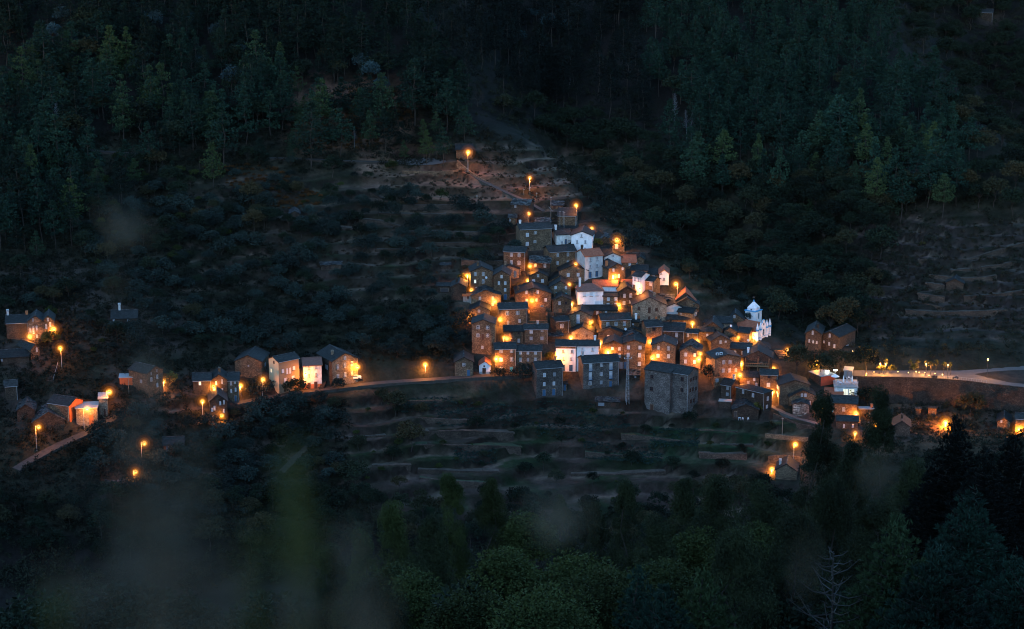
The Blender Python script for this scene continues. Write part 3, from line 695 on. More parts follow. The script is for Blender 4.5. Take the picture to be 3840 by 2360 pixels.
H('B','E',500,725,1274,1425,1212,'stone house with four pale windows squeezed beside the white hipped house',None,'schist','slate',W('576,1315,44,52,p;692,1312,44,52,p;573,1397,44,36,p;690,1395,44,40,p'))
H('B','G',735,998,1200,1410,1122,'dark stone gable with four blue-framed windows',('L',690),'schist_dark','slate',W('822,1265,40,56,m;918,1262,40,56,m;817,1375,40,52,m;912,1360,38,40,m'))
H('B','E',932,1180,877,960,792,'slate-roofed stone house behind the narrow white house',None,'schist','slate')
H('B','E',1190,1355,932,1000,842,'plain slate-roofed house left of the small white gable',None,'schist','slate',W('1270,965,40,14,m'))
H('B','G',1360,1500,925,1110,872,'small white gable with red tile edge at the right rim of the village',None,'white_plaster','red_tile',W('1385,922,26,30,m;1428,1012,36,42,m'),name='white_house')
H('B','E',945,1075,968,1320,906,'narrow white house, pink in the lamp light, with a lit lower door',('R',1205),'white_plaster','slate',W('982,1012,28,52,m;1038,1018,28,52,m'),(),W('970,1140,32,66,d;1032,1264,36,90,L'),name='white_house',D=5)
H('B','E',1085,1262,1037,1300,972,'stone house with slate roof joined to the narrow white house',('R',1365),'schist_grey','slate',W('1122,1073,44,54,d;1220,1082,46,54,m;1218,1195,44,34,m'),(),W('1120,1222,40,90,b'),sidewall='schist_grey')
H('B','E',1310,1580,1322,1380,1238,'old slab roof behind the big rust-shuttered house',None,'schist_dark','slab')
H('B','G',1590,1930,1352,1420,1215,'house with broad red tiled gable roof at the right edge',None,'schist','red_tile',D=9)
H('B','G',1600,1965,1405,1490,1298,'low slate gable with a tiny dark window in front of the red gable roof',None,'schist','slate',W('1755,1383,30,40,b'))
H('D','G',945,1465,185,450,65,'big pale stone house with rust-brown shutters and a brown balcony',('L',908),'schist_pale','slate',W('1043,235,42,56,b;1202,262,46,90,b;1312,252,44,52,b;1043,390,42,90,o;1200,378,40,46,b;1310,382,38,46,o'),chim=[(1290,90)],D=10)
H('D','G',1470,1700,210,340,160,'pale grey rendered gable joined to the big rust-shuttered house',None,'grey_plaster','slate',name='plastered_house')
H('D','E',1640,1865,297,410,217,'stone house with a tall pale side wall of small windows',('R',1945),'schist_grey','slate',W('1690,320,30,26,w'),W('1905,310,20,50,m;1930,300,20,46,m;1900,400,20,50,m;1925,395,20,50,m'),chim=[(1850,230)],sidewall='schist_pale')
H('D','E',1470,1860,407,460,337,'long slate roof under the pale grey rendered gable',None,'schist','slate')
# --- middle
H('D','E',130,710,260,335,184,'very long low stone house with three small windows below the white hipped house',('L',108),'schist','slate',W('280,293,34,32,m;408,303,36,48,m;540,292,34,28,m'))
H('D','E',470,925,402,610,310,'stone house with a row of three white windows right of the stair lamp',('L',410),'schist','slate',W('567,470,46,58,m;693,470,46,58,m;820,470,44,62,m;690,570,46,36,p'),(),W('740,578,30,50,g'))
H('D','E',930,1050,440,565,402,'small orange-lit lean-to with a white chimney',None,'schist','slate',W('953,478,26,28,m'),chim=[(1000,405,'white_plaster',1.3)],name='shed',cat='shed')
H('D','G',420,790,605,725,535,'low gable house with washing hung below its eave',None,'schist_dark','slate',W('575,655,34,24,p;655,655,34,24,p'))
H('D','G',815,1110,590,650,530,'slate gable roof with a satellite dish',None,'schist','slate')
H('D','G',760,1130,690,785,602,'stone gable with an uneven slab roof above the tall shuttered gable',None,'schist_dark','slab')
H('D','G',500,805,790,1155,732,'stone house with a grey door, its front washed by the brightest lamp',None,'schist','slate',W('633,848,40,44,L;745,852,40,46,m;745,955,44,56,m'),(),W('772,1102,50,104,g'))
H('D','G',810,1135,772,1170,722,'tall three-storey brick-brown gable with five pale windows and a blue door',None,'schist','slate',W('880,835,50,54,p;1057,832,50,54,p;878,948,46,60,p;1052,948,50,60,p;1052,1080,52,56,p'),(),W('833,1107,42,104,u'))
H('D','E',875,1060,1255,1345,1168,'low slab-roofed outhouse at the foot of the tall brown gable',None,'schist_dark','slab',W('990,1285,30,20,w'),name='shed',cat='shed')
H('D','E',1155,1400,507,820,414,'tall dark stone house with one wide dark window above the alley',('L',1080),'schist','slate',W('1270,550,56,54,d'),chim=[(1385,415)])
H('D','G',1235,1600,662,760,587,'low windowless stone gable behind the tall lamp-lit gable',None,'schist','slate')
H('D','G',1235,1595,800,1160,737,'tall stone gable with a glowing yellow window beside the alley lamp',None,'schist','slate',W('1340,840,40,54,m;1492,845,44,54,m;1335,962,48,58,L;1495,965,46,56,p;1330,1090,50,52,p'))
H('D','E',1410,1735,577,810,452,'stone house with a deep slate roof and two stacked white windows',None,'schist_dark','slate',W('1620,637,40,62,m;1620,745,40,54,m'),chim=[(1512,540)])
H('D','E',1740,1945,602,800,547,'dark stone house with a single white window left of the lamp pole',None,'schist_dark','slate',W('1793,645,34,48,m'))
H('D','E',1950,2185,590,730,527,'stone house with one pale arched window, lit by the alley lamp',None,'schist','slate',W('2092,650,30,52,p'))
H('D','G',1670,1985,892,1165,797,'stone gable with two glowing windows and a rough slab roof beside the stepped alley',None,'schist','slab',W('1760,943,44,54,p;1898,943,42,50,L;1757,1050,42,54,p;1895,1052,42,54,L'))
big = H('D','E',1160,1790,1200,1800,1085,'big grey three-storey stone block with dark windows at the front of the village',('R',1945),'schist_cold','slate',W('1268,1295,52,56,d;1700,1280,52,58,d;1265,1480,54,60,d;1697,1445,56,60,d'),W('1828,1275,22,58,d;1868,1255,22,58,d;1912,1240,22,58,d;1820,1435,22,60,d;1862,1415,22,60,d;1908,1405,22,58,d;1835,1600,22,58,d;1880,1585,22,58,d'),W('1275,1770,50,100,b'))
H('F','G',570,960,995,1410,942,'wide brown stone gable with five white windows and a lamp at its right corner',('L',430),'schist','slate',W('702,1055,46,54,m;797,1060,46,54,m;698,1182,44,54,m;793,1186,44,56,m;889,1190,40,50,m;608,1325,44,50,m'))
H('F','G',510,805,728,915,645,'stone gable with two small square white windows and an orange-lit side',('L',415),'schist','slate',W('658,750,34,46,m;735,745,28,24,m'))
H('F','E',815,1115,852,965,762,'long slate-roofed house with two white windows below the church',None,'schist_dark','slate',W('882,897,40,24,m;1000,912,34,46,m'))
H('F','E',1115,1420,852,890,740,'broad hipped slate roof right in front of the church door',None,'schist','slate',hip=3)
porch = H('F','G',1010,1450,992,1215,885,'stone house with a timber balcony glowing orange under its gable',None,'schist_dark','slate',W('1233,988,30,30,b'),(),W('1280,1090,30,60,b;1090,1175,34,60,b'),chim=[(1078,940,'white_plaster',1.2)])
H('F','E',960,1250,1287,1430,1203,'stone house with a lamp at its left end and a grey door',None,'schist','slate',W('1175,1320,34,44,p;1208,1398,34,50,m'),(),W('1085,1377,36,60,g'))
H('F','E',1270,1530,1247,1500,1172,'square stone house with one dark and one warm window by the lower alley',None,'schist','slate',W('1398,1282,54,48,d;1393,1405,54,60,p'))
H('F','E',665,820,1407,1620,1312,'narrow dark stone house with two dim windows and a tall chimney',('R',940),'schist_dark','slate',W('768,1450,46,56,w;765,1545,46,50,w'),chim=[(800,1320,'grey_plaster',1.0)])
H('G','E',890,1325,787,1040,720,'dark stone house with hipped slate roof and two pale blue windows',('R',1440),'schist_dark','slate',W('1003,835,36,60,m;1155,858,40,56,m'),W('1378,868,26,60,m;1368,990,26,50,m'),hip=3)
H('G','G',1560,2010,712,1010,640,'broad stone gable with plain front and glowing yellow alley side',('L',1490),'schist_grey','slate',(),W('1533,745,26,50,L;1533,850,26,60,L'))
H('G','G',1715,2125,885,1020,792,'stone house with twin white attic windows at the foot of the village',('L',1640),'schist','slate',W('1905,868,36,46,m;1957,868,36,46,m;2022,985,38,54,p'),chim=[(1790,830,'terracotta',.9)])
H('G','G',1770,2010,1008,1175,968,'little rubble-walled hut with rounded front below the twin-windowed house',None,'rubble','slab',name='shed',cat='shed',D=5)
H('G','G',850,1240,1090,1245,1008,'low dark slab-roofed barn with white plastic chairs in front',None,'schist_dark','slab',(),(),W('890,1165,40,90,d'),name='stone_barn',cat='barn')
H('G','F',640,815,965,1095,938,'flat-roofed stone outbuilding below the narrow dark house',None,'schist_dark','concrete',name='shed',cat='shed')
H('F','G',710,895,582,680,527,'stone gable just left of the orange-lit house by the church',None,'schist_grey','slate')
H('F','E',925,1095,607,750,527,'orange-lit stone house whose end wall touches the church',('R',1155),'schist','slate',sidewall='schist_grey')
H('F','G',395,680,545,680,443,'stone gable left of the church roof',None,'schist','slate')
H('F','E',400,830,455,500,358,'wide slate roof in front of the white pinnacles',None,'schist_pale','slate')
H('F','G',755,1020,402,440,312,'stone gable with one white window behind the church tower',None,'schist','slate',W('872,358,34,44,m'),D=9)
H('F','G',770,945,700,750,668,'low stone gable with a lit corner below the church',None,'schist_grey','slate',name='shed',cat='shed')
# --- right edge
H('R','G',-65,115,252,455,196,'left half of the twin-gabled stone house at the right of the church',None,'schist_dark','slate',W('15,240,20,42,m;-20,335,18,34,m;25,345,18,28,m;65,350,18,26,m'),D=10,chim=[(60,215,'schist_dark',.9)])
H('R','G',110,315,277,460,228,'right half of the twin-gabled stone house, with a white end window',('R',505),'schist_dark','slate',W('212,272,22,40,m;150,355,18,26,m;210,368,20,34,m;270,383,22,40,m'),W('415,380,24,42,m'),D=12,sidewall='schist_dark')
H('R','E',225,525,1052,1195,966,'stone house with long slate roof right below the lit restaurant',None,'schist','slate',W('377,1122,32,42,m'),(),W('245,1132,30,60,t'))
H('R','F',555,715,1118,1340,1095,'stone house with two white windows glowing orange at its left corner',('L',540),'schist','concrete',W('670,1190,20,40,m;665,1278,20,38,m'),chim=[(697,1110,'terracotta',.7)])
H('R','E',300,540,1258,1345,1197,'low slate-roofed house half hidden behind the gum trees',None,'schist_dark','slate',W('383,1315,20,40,m;483,1308,20,40,m'))
H('R','G',945,1140,1320,1430,1258,'small dim gable among bushes below the retaining wall',None,'schist_dark','slate',W('955,1370,16,34,w'),chim=[(1042,1275)])
H('R','G',2145,2290,1262,1340,1222,'small orange-tinted gable hut at the right edge behind the big pine',None,'schist','slate',W('2190,1262,20,30,m'),name='shed',cat='shed')
H('R','E',2350,2470,1230,1420,1165,'stone house cut by the right edge of the photo, with a lamp',None,'schist','slate')
H('R','F',1205,1265,1120,1185,1105,'roofless ruin wall, left of a pair on the dark slope',None,'schist','schist_dark',name='ruin',cat='ruin')
H('R','F',1350,1440,1110,1195,1090,'roofless ruin wall with a dark doorway, right of a pair on the slope',None,'schist','schist_dark',(),(),W('1415,1170,26,40,d'),name='ruin',cat='ruin')
# --- left hamlet
H('L','G',745,1048,262,450,195,'large dark slate-roofed house behind olives, left of the cream house',('R',1140),'schist','slate',W('900,315,16,16,w'),W('1090,295,14,40,w;1128,285,14,36,w'),D=10)
H('L','E',1252,1485,248,605,180,'tall tan plastered house with white shutters and a long balcony',('L',1140),'tan_plaster','slate',W('1298,360,34,44,s;1347,372,24,64,s;1380,372,24,64,s;1425,352,34,44,s;1325,468,40,46,s;1412,460,40,46,s'),W('1200,248,14,34,b;1168,340,18,44,L'),W('1318,567,32,64,b'),name='plastered_house',sidewall='cream_plaster')
H('L','E',1535,1740,300,565,212,'pale streaked house with brown tiled roof and two brown doors',None,'dirty_plaster','brown_tile',W('1595,327,24,44,m;1677,320,24,44,m;1593,415,26,46,m;1677,412,26,46,m'),(),W('1592,537,32,74,b;1670,529,32,74,b'),lower=(515,'terracotta'),name='plastered_house')
H('L','G',1865,2160,245,525,172,'pale stone gable with seven white windows at the end of the street',('L',1690),'schist_pale','slate',W('2012,225,28,38,m;1928,315,28,52,m;2010,307,28,52,m;2090,300,28,50,m;1927,423,28,52,m;2010,415,28,50,m;2088,408,26,48,m'),W('1800,305,24,50,w'),D=11,chim=[(1930,195)],sidewall='schist_dark')
H('L','E',265,468,482,640,398,'stone cottage with one cold white lit window in the left hamlet',None,'schist_dark','slate',W('342,515,30,42,W'))
H('L','G',470,655,478,670,415,'stone gable lit by the lamp on its left corner in the left hamlet',None,'schist','slate',W('530,513,22,42,L;598,498,18,48,m;528,605,22,46,m;597,592,18,40,m'),chim=[(570,440)])
H('L','E',662,790,482,725,392,'tall narrow stone house with blue door at the end of the left hamlet',None,'schist_grey','slate',W('702,515,20,40,m;748,497,20,40,m;702,603,18,40,m;752,588,20,42,m'),(),W('748,692,22,72,u'))
H('L','G',455,655,720,945,645,'lowest stone gable of the left hamlet, lamp glowing on its front',None,'schist_dark','slate',W('578,745,16,40,m;620,735,16,46,m;510,797,22,48,m;483,815,18,40,m;485,905,18,40,m;615,835,18,44,m'))
H('M','E',85,330,218,400,127,'long slate-roofed house at the top of the far left hamlet',None,'schist_dark','slate',chim=[(312,118,'terracotta',.5),(95,160,'grey_plaster',1.2)])
H('M','G',335,505,200,420,140,'stone gable with four white windows, left twin of the far left pair',None,'schist','slate',W('395,183,18,40,w;358,298,14,48,m;393,300,16,80,m;430,277,16,50,m;428,372,16,36,m'))
H('M','G',507,628,190,420,138,'stone gable with five white windows, right twin of the far left pair',None,'schist','slate',W('565,180,12,36,m;542,258,16,54,m;588,240,14,50,m;542,345,16,48,m;588,330,14,44,m'))
H('M','G',360,458,515,620,468,'small orange stone gable below the far left twin gables',('L',215),'schist','slate',W('427,532,18,50,m'))
H('M','E',20,330,612,700,525,'low house with a sprawling slate roof at the far left edge',None,'schist_dark','slate',W('30,640,20,30,w'))
H('M','E',1290,1575,168,265,72,'lone slate-roofed cottage in the dark olive grove at left',None,'schist_dark','slate',W('1315,187,24,22,p;1480,190,26,30,w'),chim=[(1375,70,'grey_plaster',1.6)])
H('M','G',1705,1882,775,1050,722,'three-storey stone gable with a glowing bush by its lamp',('L',1500),'schist','slate',W('1750,855,28,46,m;1817,845,26,46,m;1750,790,20,36,w;1815,775,20,30,w;1815,940,24,46,m'),W('1635,860,24,40,w'))
H('M','E',565,795,1152,1310,1062,'garage with wide dark roof and an orange timber end wall',('R',960),'schist','slate',sidewall='rust_boards',name='garage',cat='garage')
H('M','F',885,1125,1200,1400,1150,'flat-topped stone store with a rust garage door on the left road',None,'schist_pale','concrete',(),(),W('1053,1332,50,108,o'),name='garage',cat='garage',D=6)
H('M','F',1148,1245,1092,1310,1075,'square flat-topped stone tower house beside the tall left lamp',None,'schist_pale','concrete',(),(),W('1208,1250,22,90,b'),D=6)
H('M','G',205,400,1225,1350,1160,'little slab-roofed stone hut at the far left, below the garage',None,'schist_dark','slab',name='shed',cat='shed')
H('M','G',385,740,1345,1400,1243,'sagging slab-roofed hut with broken edge beside the lowest left road lamp',None,'schist_dark','slab',name='shed',cat='shed')
H('M','E',70,205,945,1110,880,'dark stone house at the left photo edge above the huts',None,'schist_dark','slate')
H('M','F',1380,1525,848,935,836,'rust red boarded shed in front of the three-storey gable',None,'rust_boards','zinc',name='shed',cat='shed',D=4)
H('N','E',1885,2110,827,905,735,'dim cottage with a blue door among the olives at lower left',None,'schist','slate',W('1988,850,22,34,m'),(),W('1928,862,24,66,u'))
H('N','E',1215,1410,1318,1400,1235,'small slab-roofed shed under the lowest left lamp',('R',1445),'schist_dark','slab',name='shed',cat='shed')
# --- outliers
H('P','E',330,545,138,200,98,'low garden shed below the four-storey house',None,'schist_dark','slab',W('380,165,60,30,w;490,165,50,36,b'),name='shed',cat='shed')
H('P','G',1985,2180,775,860,715,'lowest cottage on the right, roof ridge lit by the lamp beside it',None,'schist_grey','slate',chim=[(2020,730,'grey_plaster',1.2)])
H('Q','E',1995,2150,152,240,103,'lone slate hut lit by the top street lamp on the mountain road',None,'schist','slate',name='shed',cat='shed')
H('Q','E',750,935,1212,1265,1186,'low long shed in the dark terraces left of the village',None,'schist_dark','slab',W('785,1235,18,34,d;830,1235,18,34,d'),name='shed',cat='shed')
H('Q','G',460,550,745,800,718,'tiny hut among orange ferns on the left slope',None,'schist_dark','slab',name='shed',cat='shed')
H('Q','E',1850,1940,1215,1255,1195,'dark tin-roofed shed on the terrace left of the village',None,'schist_dark','slate',name='shed',cat='shed')
H('S','E',2050,2165,118,195,86,'grey stone hut by the track at the top right corner',None,'schist_dark','slate',name='shed',cat='shed')
H('T','G',1740,1895,1135,1205,1098,'stone hut on the dry terraces at the right edge',None,'schist_dark','slate',name='shed',cat='shed')
H('T','G',1385,1480,165,240,128,'tall stone hut with a dark doorway in the right-hand woods',None,'schist_dark','slate',W('1440,187,12,14,b'),(),W('1445,228,20,34,b'),name='shed',cat='shed')

# ruin between the slate-roofed houses (four bare walls)
c0, c1 = src('C', 1390, 725), src('C', 1690, 725); Pm = ground((c0[0]+c1[0])/2, c0[1]); sR = Pm.y/F*1.03
t = empty('ruin', Pm, -math.atan2(Pm.x, Pm.y), 'roofless stone ruin overgrown inside, between slate roofs', 'ruin')
hw = (c1[0]-c0[0])*sR/2; ht = (725-560)/4.087*sR
MB().box(-hw, hw, 0, .6, -4, ht*.35).box(-hw, -hw+.6, .6, 6, -4, ht).box(hw-.6, hw, .6, 6, -4, ht*.8).box(-hw+.6, hw-.6, 5.4, 6, -4, ht*1.25).build('wall', 'schist', t)

# L-shaped projection of the big grey block, its own part
r = big['root']; hw, s = big['hw'], big['s']
u0, v0 = big['fac'](1545, 1800)
MB().box(-hw-.02, u0, -1.4, .05, -6, big['H']-.06).build('wing_wall', 'schist_cold', r)
rm = MB(); tn = math.tan(R(22)); rm.extr([(-1.7, big['H']-.12), (.4, big['H']+.72), (.4, big['H']+.92), (-1.7, big['H']+.1)], -hw-.3, u0+.3, 0); rm.build('roof', 'slate', r)
for x, y, w, h_, t_ in W('1268,1295,52,56,d;1265,1480,54,60,d'):
    u, v = big['fac'](x, y+h_/2); put_window(r, u, -1.4, v, w/4.087*s, h_/4.087*s, t_)
u, v = big['fac'](1275, 1820); put_door(r, u, -1.4, v, 1.1, 2.1, 'b')
# timber balcony of the glowing house
r = porch['root']; u0, v0 = porch['fac'](1035, 1105); u1, _ = porch['fac'](1400, 1105)
mb = MB().box(u0, u1, -1.5, 0, v0-.12, v0)
for i in range(14):
    x = u0+(u1-u0)*i/13; mb.box(x-.04, x+.04, -1.5, -1.44, v0, v0+.9)
mb.box(u0, u1, -1.52, -1.42, v0+.9, v0+1.0).box(u0, u0+.16, -1.5, -1.36, -1, v0+2.6).box(u1-.16, u1, -1.5, -1.36, -1, v0+2.6).box(-.1, .1, -1.5, -1.36, -1, v0+2.6)
mb.build('balcony', 'timber', r)

# footings: the ground meets the foot of every house
q = np.stack([GX.ravel(), GY.ravel()], 1); h = HZ.ravel(); taken = np.zeros(len(q), bool); loc_ = []
for x, y, ph, hw, D_, z in FOOT:
    dx, dy = q[:, 0]-x, q[:, 1]-y; lx = dx*math.cos(ph)+dy*math.sin(ph); ly = -dx*math.sin(ph)+dy*math.cos(ph)
    taken |= (np.abs(lx) < hw+.3) & (ly > -.2) & (ly < D_+.2)
for x, y, ph, hw, D_, z in FOOT:
    dx, dy = q[:, 0]-x, q[:, 1]-y; lx = dx*math.cos(ph)+dy*math.sin(ph); ly = -dx*math.sin(ph)+dy*math.cos(ph)
    m = (np.abs(lx) < hw+1.3) & (ly > -1.5) & (ly < D_+.8) & (~taken | ((np.abs(lx) < hw) & (ly > 0) & (ly < D_)))
    h[m] = np.maximum(h[m], z-.15)
    m = (np.abs(lx) < hw-.2) & (ly > -2.2) & (ly < .6); h[m] = np.minimum(h[m], z+.1)
PXg, PYg = project(np.stack([GX, GY, HZ], -1))
tint = np.empty(HZ.shape+(4,)); tint[...] = (.011, .0105, .0095, 1)
def paint(m, c):
    m = np.clip(m, 0, 1)[..., None]; tint[..., :3] = tint[..., :3]*(1-m)+np.array(c)*m
N1 = fbm(GX, GY, 30, 4, 21); N2 = fbm(GX, GY, 14, 4, 22)
B = behind.astype(float)
paint(box(PXg, PYg, -400, 4300, 520, 1980, 120)*B*(.7+N1*.5), (.025, .025, .0175))
paint(box(PXg, PYg, 1350, 2150, 570, 800, 50)*B*(.9+N2*.6), (.115, .075, .056))
paint(box(PXg, PYg, 800, 1950, 690, 1120, 60)*B*(.65+N2*.8), (.055, .042, .034))
paint(box(PXg, PYg, 800, 1950, 690, 1120, 60)*B*np.clip(N1*2-.1, 0, .8), (.028, .034, .017))
paint(box(PXg, PYg, 1500, 1900, 640, 800, 40)*B*(.6+N2*.8), (.17, .09, .06))
paint(box(PXg, PYg, 3200, 4000, 820, 1260, 60)*B*(.65+N2*.8), (.048, .036, .035))
paint(box(PXg, PYg, 0, 700, 1000, 1330, 80)*B*(.5+N2*.8), (.05, .038, .036))
paint(box(PXg, PYg, 1080, 1560, 300, 560, 80)*B*(.6+N2), (.10, .055, .037))
paint(box(PXg, PYg, 600, 1340, 1460, 1960, 60)*B*(.5+N2*.8), (.046, .036, .03))
paint(box(PXg, PYg, 1300, 2980, 1480, 1960, 60)*B*(.75+N2*.6), (.05, .035, .03))
paint(box(PXg, PYg, 1300, 2980, 1480, 1960, 60)*B*np.clip(N1*2.6+.15, 0, .95), (.014, .026, .012))
paint(box(PXg, PYg, 2440, 2990, 1570, 1740, 40)*B*.8, (.012, .034, .016))
paint(box(PXg, PYg, 2850, 3020, 1620, 1790, 30)*B*.8, (.10, .06, .034))
paint(box(PXg, PYg, 3250, 3900, 1470, 1700, 50)*B*(.7+N2*.6), (.07, .045, .03))
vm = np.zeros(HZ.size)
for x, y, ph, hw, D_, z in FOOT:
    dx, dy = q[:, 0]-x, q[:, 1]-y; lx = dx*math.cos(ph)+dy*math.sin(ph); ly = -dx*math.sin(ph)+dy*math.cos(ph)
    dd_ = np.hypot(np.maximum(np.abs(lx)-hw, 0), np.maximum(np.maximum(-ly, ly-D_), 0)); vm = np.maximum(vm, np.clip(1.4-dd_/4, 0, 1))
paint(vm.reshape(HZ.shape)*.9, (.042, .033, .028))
paint(box(PXg, PYg, 2480, 2800, 960, 1150, 40)*B*(.7+N2*.5), (.024, .028, .018))
slope = np.hypot(np.gradient(HZ, axis=0)/np.gradient(GY, axis=0), np.gradient(HZ, axis=1)/np.gradient(GX, axis=1))
tm_ = np.clip(terr*1.4, 0, 1)
def band(a, b_, s=.06): return np.clip((PHASE-a)/s, 0, 1)*np.clip((b_-PHASE)/s, 0, 1)
paint(band(.50, .90)*tm_*np.clip(.35+N2*1.1+N1*.5, 0, .9), (.095, .07, .055))
paint(band(-.1, .24)*tm_*(.6+N1*.4), (.010, .0155, .0085))
paint(np.clip((slope-.5)*1.5, 0, 1)*tm_*np.clip(.75+N2*.8, .2, 1), (.0085, .007, .0062))
tint[..., :3] *= np.clip(1+N2*.5, .5, 1.6)[..., None]
nr, nc = HZ.shape; ii = np.arange(nr*nc).reshape(nr, nc)
quads = np.stack([ii[:-1, :-1], ii[:-1, 1:], ii[1:, 1:], ii[1:, :-1]], -1).reshape(-1, 4)
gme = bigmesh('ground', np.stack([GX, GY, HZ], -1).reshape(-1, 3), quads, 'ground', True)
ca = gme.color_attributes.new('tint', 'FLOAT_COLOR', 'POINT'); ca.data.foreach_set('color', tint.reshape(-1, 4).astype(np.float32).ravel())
tag(link('terrain', gme), 'terraced mountain slopes falling to a dark valley', None, None, 'structure')
# ------------------------------------------------------------------ church
CR['K'] = (2700,1100,7.56); CR['U'] = (2980,1340,7.56)
P = ground(*src('K', 1045, 1360)); sK = (P.y*cp-(P.z-CAMZ)*sp)/F/7.56
ch = empty('church', P, R(-31)-math.atan2(P.x, P.y), 'white church with square bell tower, clock, blue trim and cone-topped turrets', 'church')
L_, Wn = 11.0, 7.4
MB().extr([(0, -6), (Wn, -6), (Wn, 3.0), (Wn/2, 5.1), (0, 3.0)], -L_, -.25, 0).build('nave_wall', 'white_plaster', ch)
tn = 2.2/(Wn/2); MB().extr([(-.3, 3.0-.3*tn), (Wn/2, 5.2), (Wn+.3, 3.0-.3*tn), (Wn+.3, 3.2-.3*tn), (Wn/2, 5.4), (-.3, 3.2-.3*tn)], -L_-.3, -.27, 0).build('roof', 'red_tile', ch)
MB().extr([(.5, -6), (6.0, -6), (6.0, 4.6), (3.2, 5.9), (.5, 4.6)], -21, -11.2, 0).build('apse_wall', 'white_plaster', ch)
MB().extr([(.2, 4.55), (3.2, 6.0), (6.3, 4.55), (6.3, 4.75), (3.2, 6.2), (.2, 4.75)], -21.3, -11.35, 0).build('roof', 'red_tile', ch)
for x, y, z in ((-21.1, 3, 7.6), (-15.5, 0.2, 7.7), (-14.7, 5.2, 7.3)):
    MB().lathe([(.42, -3), (.42, z-2.0), (.5, z-2.0), (.5, z-1.85), (.42, z-1.85), (.05, z)], 12, (x, y, 0)).build('pinnacle', 'white_plaster', ch)
fac_ = MB(); top = [(-.1, -6), (Wn+.1, -6), (Wn+.1, 3.7), (5.3, 3.9), (5.1, 4.6), (4.6, 5.5), (4.1, 6.15), (3.7, 6.35), (3.3, 6.15), (2.8, 5.5), (2.3, 4.6), (2.1, 3.9), (-.1, 3.7)]
fac_.extr(top, -.22, .1, 0); fac_.build('facade', 'white_plaster', ch)
tr = MB()
for z0, z1 in ((3.35, 3.5), (3.62, 3.78), (.95, 1.08)):
    tr.box(-.02, .2, .45, 1.4, z0, z1).box(-.02, .2, 2.25, 5.15, z0, z1) if z0 < 2 else tr.box(-.02, .2, .45, 1.4, z0, z1)
    tr.box(-.02, .2, 6.0, 6.95, z0, z1)
ed = [(y, z) for y, z in top if z > 3.85]
for a, b2 in zip(ed[:-1], ed[1:]): tr.tube((.12, a[0], a[1]+.04), (.12, b2[0], b2[1]+.04), .1, .1, 5)
tr.build('trim', 'trim_blue', ch)
for y, z in ((0, 5.9), (1.8, 6.0), (5.6, 6.0), (Wn, 6.0)):
    t_ = MB().lathe([(.47, -6), (.47, z-1.5), (.38, z-1.45), (.03, z)], 14, (.1, y, 0)).build('turret', 'white_plaster', ch)
    MB().lathe([(.56, 3.33), (.56, 3.5), (.5, 3.52), (.5, 3.64), (.58, 3.66), (.58, 3.8)], 14, (.1, y, 0)).lathe([(.52, .95), (.52, 1.08)], 14, (.1, y, 0)).build('trim', 'trim_blue', t_)
def arch(mb, w, h, x, y, z, axis, th=.06):
    sec = [(-w/2, 0), (w/2, 0), (w/2, h-w/2)]+[(w/2*math.cos(a), h-w/2+w/2*math.sin(a)) for a in np.linspace(0.3, math.pi-.3, 6)]+[(-w/2, h-w/2)]
    if axis == 0: mb.extr([(y+p, z+q) for p, q in sec], x-th, x+th, 0)
    else: mb.extr([(x+p, z+q) for p, q in sec], y-th, y+th, 1)
m_ = MB(); arch(m_, .75, 1.9, .11, 3.7, 1.35, 0); w_ = m_.build('window', 'glass_dark', ch)
fr = MB(); fr.box(.15, .2, 3.67, 3.73, 1.35, 3.1).box(.15, .2, 3.35, 4.05, 1.9, 1.95).box(.15, .2, 3.35, 4.05, 2.45, 2.5); fr.build('frame', 'white_paint', w_)
m_ = MB(); arch(m_, .4, .8, .11, 3.7, 4.5, 0); m_.build('window', 'glass_dark', ch)
m_ = MB(); arch(m_, 1.5, 2.3, .11, 3.7, -1.9, 0); m_.build('door', 'terracotta', ch)
for y in (1.6, 5.9):
    m_ = MB(); arch(m_, .35, 1.3, .11, y, 1.5, 0, .04); m_.build('niche', 'grey_plaster', ch)
tx, ty, tw, th_ = -5.2-3.85, 7.3, 3.85, 7.2
tower = MB().box(tx, tx+tw, ty, ty+tw, -4, th_).build('tower', 'white_plaster', ch)
MB().box(tx-.25, tx+tw+.25, ty-.25, ty+tw+.25, th_, th_+.2).build('cornice', 'trim_blue', tower)
i = .45; bk = MB().box(tx+i, tx+tw-i, ty+i, ty+tw-i, th_+.2, th_+1.05)
c0 = (tx+tw/2, ty+tw/2); q = tw/2-i
bk.add([(c0[0]-q, c0[1]-q, th_+1.05), (c0[0]+q, c0[1]-q, th_+1.05), (c0[0]+q, c0[1]+q, th_+1.05), (c0[0]-q, c0[1]+q, th_+1.05), (c0[0], c0[1], th_+3.1)],
       [(0, 1, 4), (1, 2, 4), (2, 3, 4), (3, 0, 4), (3, 2, 1, 0)]).build('spire', 'white_plaster', tower)
MB().lathe([(.28, 2.85), (.28, 3.15), (.1, 3.2), (.1, 3.5)], 8, (c0[0], c0[1], th_)).build('spire_cap', 'trim_blue', tower)
v = MB().tube((c0[0], c0[1], th_+3.4), (c0[0], c0[1], th_+4.2), .05, .04, 5)
v.extr([(c0[0]-.55, th_+4.2), (c0[0]+.1, th_+4.0), (c0[0]+.45, th_+4.5), (c0[0]+.15, th_+4.45), (c0[0], th_+4.3), (c0[0]-.4, th_+4.55)], c0[1]-.03, c0[1]+.03, 1); v.build('weathercock', 'dark_metal', tower)
m_ = MB(); arch(m_, .75, 1.95, c0[0], ty, th_-2.5, 1); m_.build('bell_opening', 'dim_blind', tower, None)
